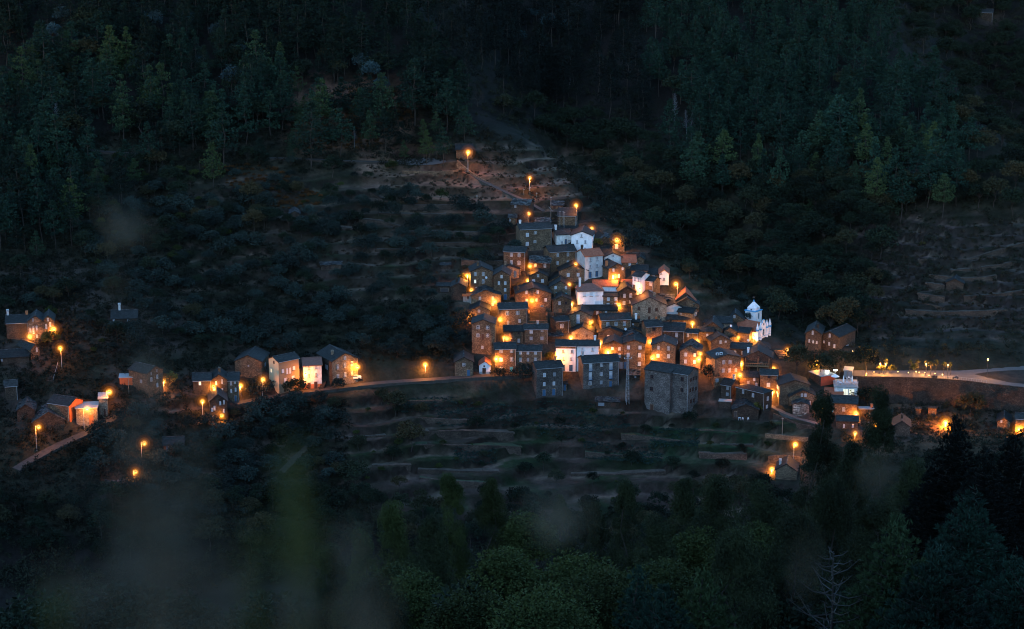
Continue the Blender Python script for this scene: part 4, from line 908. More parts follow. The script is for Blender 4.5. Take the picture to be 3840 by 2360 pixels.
bl = MB().lathe([(.3, 0), (.27, .1), (.18, .4), (.08, .5)], 10, (c0[0], ty-.1, th_-2.2)); bl.build('bell', 'dark_metal', tower)
m_ = MB(); arch(m_, .75, 1.95, tx+tw, c0[1], th_-2.5, 0); m_.build('bell_opening', 'dim_blind', tower)
MB().box(c0[0]-.2, c0[0]+.2, ty+i-.06, ty+i+.02, th_+.3, th_+.75).build('hatch', 'dark_metal', tower)
ck = MB(); n = 20; xx = tx+tw-i+.12
ck.v += [(xx-.5*k, c0[1]+.52*math.cos(2*math.pi*j/n), th_+.85+.52*math.sin(2*math.pi*j/n)) for k in (0, 1) for j in range(n)]
ck.f += [tuple(range(n)), tuple(range(2*n-1, n-1, -1))]+[(j, j+n, (j+1) % n+n, (j+1) % n) for j in range(n)]
clk = ck.build('clock', 'white_paint', tower)
MB().box(xx+.01, xx+.04, c0[1]-.03, c0[1]+.03, th_+.82, th_+1.28).box(xx+.01, xx+.04, c0[1]-.3, c0[1]+.03, th_+.82, th_+.88).build('clock_hands', 'dark_metal', clk)

# ------------------------------------------------------------------ restaurant
H('U','F',742,1125,520,790,400,'restaurant block with rust red front wall and flat grey roof',('L',420),'red_metal','zinc',name='restaurant',cat='restaurant',sidewall='schist_dark',D=6)
dk = H('U','F',1128,1765,850,1100,612,'restaurant terrace storey with lit glass front and furniture on its roof',None,'dirty_plaster','concrete',W('1435,985,160,175,W;1605,985,170,175,W'),name='restaurant',cat='restaurant',D=8)
H('U','E',850,1345,1085,1150,880,'red pantiled roof in front of the lit restaurant windows',None,'schist','red_tile',name='restaurant_wing',cat='house',pitch=24)
H('U','F',1390,1615,385,600,300,'small grey kiosk with flat roof beside the terrace floodlights',None,'dim_blind','zinc',(),(),W('1540,490,90,160,g'),name='kiosk',cat='kiosk',D=4)
zd = dk['P'].z+dk['H']+.17
def dp(x, y): return plane_pt(*src('U', x, y), zd)
def parasol(x, y, open_, label):
    p = dp(x, y); t = empty('parasol', p, 0, label, 'parasol', 'white terrace parasols')
    MB().tube((0, 0, 0), (0, 0, 2.5), .03, .03, 6).build('pole', 'grey_metal', t)
    MB().lathe([(.28, 0), (.28, .08), (.05, .1)], 10).build('base', 'concrete', t)
    if open_: MB().lathe([(1.35, 1.75), (1.3, 1.8), (.05, 2.5)], 8).build('canopy', 'white_cloth', t)
    else: MB().lathe([(.2, .55), (.24, .9), (.2, 1.6), (.1, 2.3), (.02, 2.65)], 9).build('canopy', 'white_cloth', t)
parasol(1140, 700, True, 'open white parasol at the left end of the terrace'); parasol(1380, 755, False, 'closed white parasol in the middle of the restaurant terrace'); parasol(1625, 755, False, 'closed white parasol at the right of the restaurant terrace')
def chair(p, rz, label, group):
    t = empty('chair', p, rz, label, 'chair', group)
    MB().box(-.22, .22, -.22, .22, .42, .46).build('seat', 'white_paint', t); MB().box(-.22, .22, .19, .23, .46, .9).build('backrest', 'white_paint', t)
    for sx in (-.19, .19):
        for sy in (-.19, .19): MB().tube((sx*1.1, sy*1.1, 0), (sx, sy, .43), .025, .025, 5).build('leg', 'white_paint', t)
def table(p, label, group):
    t = empty('table', p, 0, label, 'table', group)
    MB().box(-.4, .4, -.4, .4, .7, .74).build('tabletop', 'white_paint', t)
    for sx in (-.34, .34):
        for sy in (-.34, .34): MB().tube((sx, sy, 0), (sx, sy, .71), .025, .025, 5).build('leg', 'white_paint', t)
for x, y in ((1235, 745), (1300, 790), (1490, 770), (1540, 640), (1720, 770)):
    p = dp(x, y); table(p, 'white table on the restaurant terrace', 'white terrace tables')
    for dx, dy, r_ in ((-.6, 0, 90), (.6, .05, -90), (0, .6, 0)): chair(p+Vector((dx, dy, 0)), R(r_), 'white chair at a terrace table', 'white terrace chairs')
rl = MB(); u0, u1 = -dk['hw']+.3, dk['hw']+.1
for k in range(9):
    x = u0+(u1-u0)*k/8; rl.tube((x, 0, 0), (x, 0, 1.0), .025, .025, 4)
for z in (.5, 1.0): rl.tube((u0, 0, z), (u1, 0, z), .025, .025, 4)
rl.tube((u1, 0, 1.0), (u1, 7.5, 1.0), .025, .025, 4)
rl.build('terrace_railing', 'grey_metal', dk['root'], (0, 0, dk['H']+.16))
for x in (1000, 1080):
    p = ground(*src('G', x, 1240)); chair(p+Vector((0, -.8, .05)), R(180 if x > 1050 else 150), 'white plastic chair, %s of two in front of the dark slab barn' % ('left' if x < 1050 else 'right'), 'chairs by the slab barn')
table(ground(*src('G', 950, 1240))+Vector((0, -.8, .05)), 'white table beside two chairs at the dark slab barn', None)
# small white car parked by the end house
p = ground(1335, 1421)
c_ = empty('parked_car', p+Vector((-.3, -.5, .1)), R(8), 'small white car parked at the bend of the street', 'car')
bd = MB(); bd.extr([(-1.9, .3), (1.9, .3), (1.9, .75), (1.0, .9), (.5, 1.38), (-1.1, 1.4), (-1.7, .95), (-1.9, .85)], -.8, .8, 1); bd.build('body', 'white_paint', c_)
for sx in (-1.2, 1.2):
    for sy in (-.78, .78): MB().tube((sx, sy-.09, .3), (sx, sy+.09, .3), .3, .3, 10).build('wheel', 'dark_metal', c_)
MB().extr([(-.95, .92), (.85, .92), (.45, 1.3), (-.9, 1.32)], -.82, .82, 1).build('window', 'glass_dark', c_)
# air conditioners on the roof below the church
for x in (610, 668):
    pass

# ------------------------------------------------------------------ lamps
bpy.context.view_layer.update()
bv, bf = [], []
for o in SOLID:
    n0 = len(bv); M_ = o.matrix_world
    bv += [M_ @ v.co for v in o.data.vertices]; bf += [tuple(i+n0 for i in p.vertices) for p in o.data.polygons]
BVH = BVHTree.FromPolygons(bv, bf)
CAMP = Vector((0, 0, CAMZ))
def cast(px, py):
    a, b_ = ray(px, py); d = Vector((float(a), 1, float(b_))).normalized()
    loc, nrm, idx, dist = BVH.ray_cast(CAMP, d, 2000)
    g = ground(px, py)
    if loc is None or (loc-CAMP).length > (g-CAMP).length: return g, d, False
    return loc, d, True
def lightdata(name, col, power, rad=.2):
    l = bpy.data.lights.new(name, 'POINT'); l.color = col; l.energy = power; l.shadow_soft_size = rad; return l
LAMPW = 3300.0
SODC = (1.0, .34, .025)
GLOBE = MB().lathe([(.02, -.26), (.2, -.2), (.29, 0), (.2, .2), (.02, .26)], 12).mesh('lamp_glass', 'sodium', True)
HEADM = MB().lathe([(.3, .0), (.22, .2), (.06, .28)], 10).mesh('lamp_hood', 'dark_metal')
GLOW_SHELLS = [MB().lathe([(r*math.sin(a), -r*math.cos(a)) for a in np.linspace(.12, math.pi-.12, 9)], 16).mesh('lamp_glow', m_) for r, m_ in ((.75, 'glow_a'), (1.15, 'glow_b'), (1.8, 'glow_c'), (2.7, 'glow_d'))]  # nested glowing spheres, added round each lamp as its painted halo
def lamp(px, py, label, base=None, power=1.0, off=1.8, glob=1.0):
    if base:
        g = ground(*base); Y = g.y; p = at(px, py, Y); p.x = p.x
        t = empty('street_lamp', g, 0, label, 'street lamp')
        h_ = p.z-g.z; dx = p.x-g.x
        MB().tube((0, .12, -.3), (0, .12, h_+.25), .1, .06, 7).build('pole', 'concrete', t)
        MB().tube((0, .12, h_+.22), (dx, -.3, h_+.28), .035, .035, 5).build('arm', 'grey_metal', t)
        lp = Vector((dx, -.35, h_))
    else:
        hit, d, wall = cast(px, py); o_ = off if wall else 3.2
        p = hit-d*o_; t = empty('wall_lamp' if wall else 'street_lamp', hit if wall else Vector((p.x, p.y+.3, float(hgt(p.x, p.y+.3)))), 0, label, 'street lamp')
        if wall:
            v = p-hit; MB().tube((-.02*v.x, -.02*v.y, .25), (v.x, v.y, v.z+.3), .035, .03, 5).build('bracket', 'dark_metal', t); lp = v
        else:
            lp = Vector((p.x, p.y, p.z))-t.location
            MB().tube((0, 0, -.3), (0, 0, max(lp.z, .4)+.2), .08, .06, 6).build('pole', 'concrete', t)
            MB().tube((0, 0, max(lp.z, .4)+.15), (lp.x, lp.y, lp.z+.28), .03, .03, 5).build('arm', 'grey_metal', t)
    hd = link('lamp_head', HEADM, t, lp); g_ = link('lamp_glass', GLOBE, hd); k = (.62+.3*min(power, 1.6))*random.uniform(.85, 1.15); g_.scale = (k,)*3
    for m_ in GLOW_SHELLS: link('lamp_glow', m_, hd).scale = (k,)*3
    l = link('lamp_light', lightdata('lamp_light', (1.0, .30*random.uniform(.9, 1.2), .03*random.uniform(.5, 2.0)), LAMPW*power*(1.0 if base else 1)*random.uniform(.75, 1.25), .15), hd, (0, -.1, -.5))
    return t
LAMPS = [
 (1756,571,'highest street lamp, on a tall pole beside the lone slate hut',(1755,650),1.0), (1987,667,'street lamp on a pole among the bare upper terraces',(1986,722),1.0),
 (2160,770,'street lamp on the tall pole behind the slate house with aerials',(2163,850),.8), (1984,802,'small dim lamp on the corner of the old dark barn',None,.25),
 (2219,857,'street lamp at the top right corner of the tall white gable',(2218,885),1.0), (2313,901,'street lamp in front of the little slate hut with pale door',None,1.0),
 (1987,999,'lamp in the alley left of the slab-roofed house',None,.9), (1979,1052,'lamp just above the broad blue-doored stone house',None,.9),
 (1753,1036,'leftmost lamp of the upper village, beside an orange-lit bush',None,.9), (1768,1088,'lamp between the boarded annex and the bright lit window',None,.8),
 (2159,991,'lamp on the orange side of the grey plastered house',None,.9), (2135,1067,'lamp lighting the yellow bush beside the turquoise-windowed gable',None,.6),
 (2308,1037,'lamp between two lit windows of the gable above the red tiles',None,1.0), (2399,1083,'lamp on the narrow white house by its lit door',None,.9),
 (2534,1065,'street lamp on a pole at the right rim of the village',(2540,1108),1.0), (2321,1145,'lamp at the right end of the very long low house',None,.8),
 (2145,1138,'lamp at the foot of the white hipped house',None,.9), (1854,1131,'lamp on the front of the slab-roofed gable',None,.9),
 (1995,1128,'lamp on the front of the broad blue-doored house',None,1.0), (1762,1188,'lamp on the left corner of the dim-windowed gable',None,.9),
 (1875,1199,'lamp on the left side of the two-windowed slate house',None,.9), (1889,1266,'smaller left lamp of the twin pair',None,.5),
 (1901,1270,'larger right lamp of the twin pair',None,.9), (1861,1347,'blazing lamp on the corner of the big lower stone house',None,1.6),
 (2141,1267,'lamp above the roof of the long white house',None,1.0), (2219,1207,'lamp at the head of the narrow stair alley',None,1.0),
 (2280,1322,'brightest lamp, over the roof of the four-storey house',None,1.7), (2252,1285,'lamp at the end of the white house with two blinds',None,.9),
 (2438,1283,'upper lamp of the stepped alley beside the tall lamp-lit gable',None,1.0), (2446,1342,'lower lamp on the left of the tall lamp-lit gable',None,1.4),
 (2616,1281,'lamp on a pole at the upper end of the right alley',None,.9), (2627,1327,'upper small lamp on the slab-roofed gable with glowing windows',None,.6),
 (2621,1348,'large lower lamp on the slab-roofed gable with glowing windows',None,1.4), (2597,1213,'lamp by the tall pale side wall of small windows',None,.8),
 (2780,1364,'lamp at the right corner of the wide brown gable',None,1.2), (2775,1407,'lamp over the roof end below the wide brown gable',None,1.4),
 (2897,1470,'lamp in the glowing lower alley beside the hipped dark house',None,1.2), (2769,1266,'small lamp on the lit corner below the church',None,.4),
 (2900,1384,'lamp glowing in the gap behind the square alley house',None,.9), (2826,1262,'lamp hidden beside the church flank',None,1.0),
 (3211,1552,'lamp on the glowing corner house below the restaurant',None,1.4), (3285,1587,'lamp half hidden in gum leaves, right of the glowing corner house',None,.6),
 (3207,1625,'low lamp behind gum branches under the glowing corner house',None,.6), (3081,1536,'tiny lamp seen through the gum tree crown',None,.4),
 (3546,1586,'lamp glowing alone on the dark bank under the retaining wall',None,8), (3822,1612,'lamp at the right edge of the photo behind the pine',None,2.2),
 (2982,1666,'street lamp on a slim pole in the terraced meadow, lower right',(2975,1750),1.0), (2895,1761,'lamp beside the lowest right cottage roof',None,1.0),
 (801,1452,'lamp on the lit gable of the left hamlet',None,1.2), (902,1447,'lamp right of the tall narrow blue-door house',None,.8),
 (987,1422,'street lamp on a pole in front of the olive tree, left of the cream house',(985,1500),.6), (760,1505,'street lamp left of the lowest hamlet gable',(760,1560),1.0),
 (832,1559,'lamp on the front of the lowest hamlet gable',None,.9), (1146,1403,'lamp on the pale brown-tiled house by the street',None,1.3),
 (1341,1377,'lamp on the right corner of the seven-window gable',None,1.4), (2087,1338,'lamp hidden beside the chimney, glaring on the white house',None,1.5), (2953,1312,'lamp glowing on the wall left of the plaza trees',None,.9), (3062,1352,'lamp half hidden behind the dark plaza trees',None,1.0), (1595,1367,'lamp glowing alone on the bank between hamlet and village',(1595,1398),1.4),
 (111,1263,'lower left lamp of the far left twin gables',None,.9), (202,1235,'upper right lamp of the far left twin gables',None,.9),
 (227,1305,'street lamp on a pole below the far left twin gables',(232,1385),1.1), (411,1470,'street lamp on the tallest pole beside the tower house',(403,1555),1.1),
 (328,1533,'street lamp on a pole in front of the garage',(316,1612),1.1), (146,1601,'lowest lamp of the far left road',(138,1690),1.0),
 (613,1431,'lamp lighting the bush beside the three-storey gable',None,1.1), (542,1662,'street lamp on a pole among the dark lower left trees',(533,1745),1.0),
 (509,1769,'lowest lamp of the photo, above the little slab shed',(505,1850),1.0)]
for a in LAMPS: lamp(a[0], a[1], a[2], a[3], a[4])
LANT = MB().lathe([(.05, -.3), (.12, -.3), (.24, .25), (.05, .3)], 6).mesh('lamp_glass', 'lantern')
def lantern(px, py, by, label, mat=LANT):
    p0 = plane_pt(px, by, ZP); top = at(px, py, p0.y); h_ = top.z-ZP
    t = empty('lantern_post', p0, 0, label, 'lantern')
    MB().tube((0, 0, 0), (0, 0, h_-.3), .07, .05, 6).build('pole', 'dark_metal', t)
    hd = MB().box(-.3, .3, -.3, .3, .3, .36).build('lantern_roof', 'dark_metal', t, (0, 0, h_)); g_ = link('lamp_glass', mat, hd)
    link('lamp_light', lightdata('lamp_light', (1, .40, .085), 6500, .15), hd, (0, 0, -.5))
for px, py, by, lb in ((3196,1318,1391,'lantern on a post under the twin-gabled house'), (3319,1366,1404,'right of two lanterns by the yellow-lit plaza bush'), (3299,1365,1402,'left of two lanterns by the yellow-lit plaza bush'),
                       (3471,1366,1408,'middle plaza lantern among young trees'), (3552,1370,1420,'plaza lantern next to the parked motorbike'), (3701,1348,1418,'lantern standing alone in the road fork at the right')):
    lantern(px, py, by, lb)
BOLL = MB().lathe([(.02, -.15), (.15, 0), (.02, .15)], 8).mesh('lamp_glass', 'lantern', True)
for i, (px, py) in enumerate(((3249,1404), (3277,1397), (3367,1396), (3406,1399), (3435,1396), (3446,1398), (3468,1399), (3483,1410), (3534,1407), (3506,1403), (3247,1409))):
    p0 = plane_pt(px, py+7, ZP); t = empty('bollard_light', p0, 0, 'small glowing bollard light on the plaza', 'bollard', 'bollard lights on the plaza')
    MB().tube((0, 0, 0), (0, 0, .6), .07, .07, 6).build('post', 'dark_metal', t); g_ = link('lamp_glass', BOLL, t, (0, 0, .72))
    if i % 2 == 0: link('lamp_light', lightdata('lamp_light', (1, .45, .12), 350, .1), t, (0, 0, 1.0))
FLD = MB().box(-.55, .55, -.2, .2, -.18, .18).mesh('lamp_glass', 'flood')
for x, y, lb in ((910, 385, 'left white floodlight over the restaurant terrace'), (1140, 365, 'right white floodlight over the restaurant terrace')):
    p0 = dp(x, 600); top = at(*src('U', x, y), p0.y); t = empty('floodlight', p0, 0, lb, 'floodlight')
    MB().tube((0, 0, -1), (0, 0, top.z-p0.z), .05, .05, 6).build('pole', 'grey_metal', t)
    hd = MB().box(-.6, .6, -.1, .3, .2, .28).build('lamp_head', 'dark_metal', t, (0, 0, top.z-p0.z)); g_ = link('lamp_glass', FLD, hd)
    link('lamp_light', lightdata('lamp_light', (1, .95, .78), 60, .2), hd, (0, -.3, -.45))

# ------------------------------------------------------------------ poles, pylon, aerials, motorbike, walls
pp = ground(2352, 1512); ph_ = 14.5
t = empty('power_pylon', pp, R(20), 'tall grey lattice pylon in front of the brown gable', 'pylon')
lg = MB(); br = MB()
for sx in (-1, 1):
    for sy in (-1, 1): lg.tube((sx*.45, sy*.45, -.3), (sx*.2, sy*.2, ph_), .05, .04, 4)
for k in range(18):
    z0, z1 = ph_*k/18, ph_*(k+1)/18; a, c = .45-.25*k/18, .45-.25*(k+1)/18; f = 1 if k % 2 else -1
    for (p1, p2) in (((-f*a, -a), (f*c, -c)), ((-f*a, a), (f*c, c)), ((-a, -f*a), (-c, f*c)), ((a, -f*a), (c, f*c))): br.tube((*p1, z0), (*p2, z1), .025, .025, 4)
lg.build('legs', 'grey_metal', t); br.build('bracing', 'grey_metal', t)
MB().box(-1.2, 1.2, -.06, .06, ph_-.6, ph_-.5).build('crossarm', 'grey_metal', t)
for x in (-1.1, 0, 1.1): MB().lathe([(.08, 0), (.12, .1), (.08, .2), (.12, .3), (.05, .4)], 8, (x, 0, ph_-.5)).build('insulator', 'white_paint', t)
def pole(px, pt, pb, label, mat='pole_wood', r=.09, c='I'):
    x, y0 = src(c, px, pb); _, y1 = src(c, px, pt); g = ground(x, y0); top = at(x, y1, g.y)
    t = empty('utility_pole', g, 0, label, 'pole'); MB().tube((0, 0, -.3), (0, 0, top.z-g.z), r, r*.7, 6).build('post', mat, t)
    MB().box(-.3, .3, -.05, .05, top.z-g.z-.4, top.z-g.z-.3).build('crossbar', 'grey_metal', t)
pole(608, 130, 320, 'slim unlit pole on the terrace left of the old dark barn', c='A'); pole(1740, 150, 490, 'unlit pole beside the wooden stair at the village top', c='A')
pole(1325, 30, 120, 'left of three fence-like posts on the bare upper path', c='A'); pole(1420, 0, 120, 'middle pale post on the bare upper path', c='A'); pole(1523, 90, 180, 'short pale post right of the upper path', c='A')
pole(1605, 1210, 1500, 'leaning unlit pole in the lower right meadow', c='G'); pole(1485, 830, 1060, 'slim pole before the rust red shed', c='M'); pole(1390, 380, 550, 'pole below the small lamp of the old barn', c='A')
for x, a, c_ in ((1878, 370, 610), (1927, 375, 580), (1942, 385, 620)):
    sx, sy = src('A', x, c_); hit, d, w_ = cast(sx, sy); topx = at(*src('A', x, a), hit.y-.4)
    t = empty('aerial_pole', hit-Vector((0, .4, 0)), 0, 'thin grey aerial pole before the slate house', 'aerial', 'aerial poles before the slate house')
    MB().tube((0, 0, -2), (0, 0, topx.z-hit.z), .05, .04, 5).build('mast', 'grey_metal', t); MB().box(-.4, .4, -.02, .02, topx.z-hit.z-.3, topx.z-hit.z-.26).build('element', 'grey_metal', t)
for c, x, y, lb in (('D', 835, 565, 'satellite dish on the low slate gable roof'), ('F', 815, 515, 'satellite dish on a slate roof left of the church'), ('F', 1080, 735, 'satellite dish before the church flank'), ('A', 745, 1410, 'pale satellite dish on the gable with the lit window')):
    hit, d, w_ = cast(*src(c, x, y)); t = empty('satellite_dish', hit-d*.3, R(25), lb, 'satellite dish')
    MB().tube((0, 0, -.5), (0, 0, .3), .03, .03, 5).build('mast', 'grey_metal', t); MB().lathe([(.02, 0), (.25, .05), (.42, .16)], 12).build('dish', 'white_paint', t, (0, -.1, .3)).rotation_euler = (R(65), 0, 0)
for x, y in ((610, 930), (668, 922)):
    hit, d, w_ = cast(*src('F', x, y+22)); t = empty('air_conditioner', hit+Vector((0, -.3, .15)), R(5), 'white air conditioner unit on a roof, %s of two' % ('left' if x < 650 else 'right'), 'air conditioner')
    MB().box(-.42, .42, -.18, .18, 0, .7).build('case', 'white_paint', t); MB().tube((0, -.19, .36), (0, -.2, .36), .27, .27, 14).build('fan_grille', 'dark_metal', t)
pm_ = plane_pt(3583, 1421, ZP); t = empty('motorbike', pm_, R(12), 'dark motorbike parked at the edge of the plaza', 'motorbike')
for sx in (-.7, .7): MB().tube((sx, -.05, .32), (sx, .05, .32), .32, .32, 12).build('wheel', 'dark_metal', t)
MB().extr([(-.6, .35), (.5, .35), (.6, .75), (.2, .85), (-.1, .75), (-.7, .8), (-.75, .65)], -.14, .14, 1).build('body', 'dark_metal', t); MB().tube((.55, -.35, 1.0), (.55, .35, 1.0), .025, .025, 5).build('handlebar', 'grey_metal', t)
p_ = plane_pt(3504, 1417, ZP); MBx = MB().box(-.9, .9, -.35, .35, 0, .8); tag(MBx.build('planter', 'schist_dark', None, p_), 'square dark stone planter by the plaza railing', 'planter')
mb = MB()
for i in range(26):
    a = FE[2]*(1-i/25)+FE[5]*(i/25); yb2 = np.interp(a.x, fx, fy); mb.tube((a.x, yb2+.4, ZP), (a.x, yb2+.4, ZP+1.0), .03, .03, 4)
pr = [(FE[2]*(1-i/25)+FE[5]*(i/25)) for i in range(26)]
for i in range(25):
    y0, y1 = np.interp(pr[i].x, fx, fy)+.4, np.interp(pr[i+1].x, fx, fy)+.4; mb.tube((pr[i].x, y0, ZP+1.0), (pr[i+1].x, y1, ZP+1.0), .03, .03, 4)
tag(mb.build('railing', 'grey_metal'), 'thin metal railing along the edge of the plaza road', 'railing')
dry_wall([(1510,648),(1560,652),(1640,655),(1700,652),(1745,640)], 1.0, 'pale dry-stone wall under the turning place')
dry_wall([(1715,612),(1750,640),(1775,660),(1830,690)], .8, 'stone wall slanting down beside the top street lamp')
dry_wall([(1290,1452),(1340,1448),(1390,1442),(1440,1436)], -.2, 'stone bank below the end of the street', 'schist_dark')
dry_wall([(2900,1560),(2935,1575),(2990,1600),(3060,1612)], .9, 'dark wall under the stony lane', 'schist_dark')
dry_wall([(2880,1725),(2930,1722),(2990,1728),(3010,1732)], 1.2, 'reddish lit terrace wall behind the lowest cottage', 'schist')
dry_wall([(2870,1640),(2920,1645),(2980,1652),(3030,1655)], 1.2, 'upper terrace wall of the lamp-lit meadow', 'schist')

def stair(b, t, w_, label, mat='schist_pale', rail=False):
    A, B2 = ground(*b), ground(*t); n = max(4, int((B2.z-A.z)/.22)); d = Vector((B2.x-A.x, B2.y-A.y, 0)); L2 = d.length
    root = empty('stairway', A, math.atan2(d.y, d.x)-math.pi/2, label, 'stairs'); mb = MB(); hz_ = (B2.z-A.z)/n
    for i in range(n): mb.box(-w_/2, w_/2, L2*i/n, L2*(i+1)/n+.02*(i%2), hz_*i-1.2, hz_*(i+1)+.12+.003*(i%2))
    mb.build('steps', mat, root)
    if rail:
        rb = MB()
        for i in range(0, n, 3): rb.tube((w_/2, L2*(i+.5)/n, hz_*i), (w_/2, L2*(i+.5)/n, hz_*i+1.1), .03, .03, 4)
        rb.tube((w_/2, 0, 1.1), (w_/2, L2, B2.z-A.z+1.1), .035, .035, 4); rb.build('handrail', 'grey_metal', root)
for b_, t_, w_, lb, m_, rl_ in (((1786,1405),(1780,1372),1.6,'dark stairway between the small gable and the white chapel','schist_dark',0), ((188,1432),(205,1372),2.0,'dark stairway with a metal handrail at the far left','schist_dark',1), ((2940,1344),(2915,1312),3.2,'broad stone steps rising to the church square','schist',0),
        ((2078,820),(2050,788),1.6,'wooden-railed steps at the very top of the village','schist',1), ((2228,1275),(2233,1235),1.5,'lamp-lit stair alley beside the pale balcony door gable','schist',0), ((2427,1395),(2432,1335),1.6,'stepped alley glowing orange beside the tall lamp-lit gable','schist',0), ((2640,1400),(2655,1330),1.8,'stepped alley glowing orange left of the wide brown gable','schist',0), ((1205,1460),(1218,1420),1.5,'stairway beside the seven-window gable','schist_dark',0)):
    stair(b_, t_, w_, lb, m_, rl_)

# ledges: a strip of earth on top, a dry-stone face below
def ledge(c, pix, grp, lab, green=False):
    L = ribbon_line([src(c, *p) for p in pix], 2); n = len(L)
    L[:, 2] += fbm(L[:, 0], L[:, 1], 25, 2, 5)*.25
    ribbon('terrace', L, 1.5, 'ledge_green' if green else 'ledge_soil', 'narrow strip of earth along a terrace', .5)
    o = wallmesh('terrace_wall', [Vector((p[0], p[1]-1.45, p[2])) for p in L], .12, 2.4, .5, 'schist_dark', lab); o['group'] = grp
GR = ('terrace walls on the right-hand slope', 'dark dry-stone terrace wall on the dry slope at the right edge')
for px in ([(1480,915),(1720,895),(1960,915),(2160,880)], [(1960,905),(2160,840),(2459,760)], [(1590,1055),(1800,1075),(1960,1090),(2200,1060)], [(1560,1130),(1720,1150)], [(1480,1225),(1600,1240),(1720,1250)], [(1430,1300),(1560,1315),(1700,1345)], [(1360,1375),(1700,1395),(2050,1392),(2300,1370)], [(1900,1245),(2150,1240),(2459,1190)], [(2060,985),(2250,960),(2459,900)], [(1780,1010),(1960,1000)]): ledge('T', px, *GR)
GL = ('terrace walls left of the village', 'dry-stone terrace wall among the olives left of the village')
for px in ([(1480,905),(1900,890),(2200,915),(2440,905)], [(1260,1065),(1500,1055),(1770,1062)], [(1750,1012),(2050,1000),(2400,1015)], [(1000,1190),(1240,1222)], [(2040,1168),(2420,1172)], [(1100,790),(1300,795),(1480,850)], [(600,835),(860,850),(1100,880)], [(1280,735),(1600,745),(1900,740)], [(1180,510),(1300,590),(1480,660)], [(1500,655),(1800,660),(2150,650)]): ledge('Q', px, *GL)
CR['V'] = (1200,1400,2.459)
GB = ('terrace walls below the village', 'dry-stone terrace wall in the gardens below the village')
for i, px in enumerate(([(870,530),(1300,520),(1780,540)], [(880,650),(1300,645),(1850,668)], [(480,832),(840,832)], [(900,872),(1250,885),(1650,892)], [(920,950),(1250,985),(1600,1000)], [(850,395),(1150,415),(1400,420)], [(100,600),(350,575),(600,560)], [(820,240),(1130,235)], [(2030,480),(2459,500)])): ledge('V', px, *GB, i % 3 == 1)
for i, px in enumerate(([(230,595),(600,620),(950,645)], [(100,790),(500,795),(970,772)], [(1250,385),(1500,395),(1640,405)], [(1480,510),(1780,525)], [(560,430),(860,450),(1200,500)], [(1280,600),(1720,610)])): ledge('P', px, *GB, i % 2 == 0)
# ------------------------------------------------------------------ plants
def leaves(C, D, L, Wd, rng):
    """quads: centres C, directions D, lengths L, widths Wd"""
    n = len(C); r = rng.normal(size=(n, 3)); D = D/np.linalg.norm(D, axis=1, keepdims=True)
    S_ = np.cross(D, r); S_ /= np.linalg.norm(S_, axis=1, keepdims=True)+1e-9
    a = D*(L/2)[:, None]; b_ = S_*(Wd/2)[:, None]
    V = np.stack([C-a, C+b_*.9-a*.1, C+a, C-b_*.9-a*.1], 1).reshape(-1, 3)
    return V, np.arange(n*4).reshape(n, 4)
def trunk_mb(h, r, rng, bend=.5, n=5, seg=4):
    mb = MB(); p = Vector((0, 0, -.8)); 
    for i in range(seg):
        z = h*(i+1)/seg; q_ = Vector((rng.normal()*bend*.3, rng.normal()*bend*.3, z))
        mb.tube(p, q_, r*(1-i/seg*.8), r*(1-(i+1)/seg*.8), n); p = q_
    return mb
def ball(rng, n, rad, flat=1.0):
    v = rng.normal(size=(n, 3)); v /= np.linalg.norm(v, axis=1, keepdims=True); v *= (rng.uniform(.35, 1, n)**.5)[:, None]*rad; v[:, 2] *= flat; return v
def pine_parts(seed, h=15., cr=2.6, base=.42, lv=11, nb=6, nl=15, ll=.75, mat='pine_needles'):
    rng = np.random.default_rng(seed); C = []; Dv = []; tm = trunk_mb(h*.97, .17*h/15, rng, 1.0)
    for i in range(lv):
        t = base+(1-base)*i/(lv-1); k = (t-base)/(1-base)
        rad = cr*(.45+.75*math.sin(math.pi*min(1, .22+k*.82))**.8)*(1-k**2.2*.85)*rng.uniform(.75, 1.15)
        m = max(2, int(nb*(1-k*.5))); a0 = rng.uniform(0, 6.28)
        for j in range(m):
            if rng.uniform() < .12: continue
            a = a0+6.28*j/m+rng.normal()*.25; rr = rad*rng.uniform(.55, 1.05)
            e = np.array([rr*math.cos(a), rr*math.sin(a), t*h+rng.normal()*.25+rr*.12])
            if i % 2 == 0: tm.tube((0, 0, t*h-.3), tuple(e), .045, .02, 3)
            b_ = ball(rng, nl, cr*.34*(1.1-.4*k), .6); C.append(e+b_); Dv.append(b_*.8+np.array([0, 0, .35])+rng.normal(size=b_.shape)*.25)
            b_ = ball(rng, nl//3, cr*.26, .5); C.append(e*np.array([.5, .5, 1])-np.array([0, 0, .15])+b_); Dv.append(b_+rng.normal(size=b_.shape)*.4)
    C = np.concatenate(C); Dv = np.concatenate(Dv); n = len(C)
    V, Q = leaves(C, Dv, rng.uniform(.7, 1.2, n)*ll, rng.uniform(.35, .6, n)*ll, rng)
    return tm.mesh('trunk', 'bark'), bigmesh('crown', V, Q, mat)
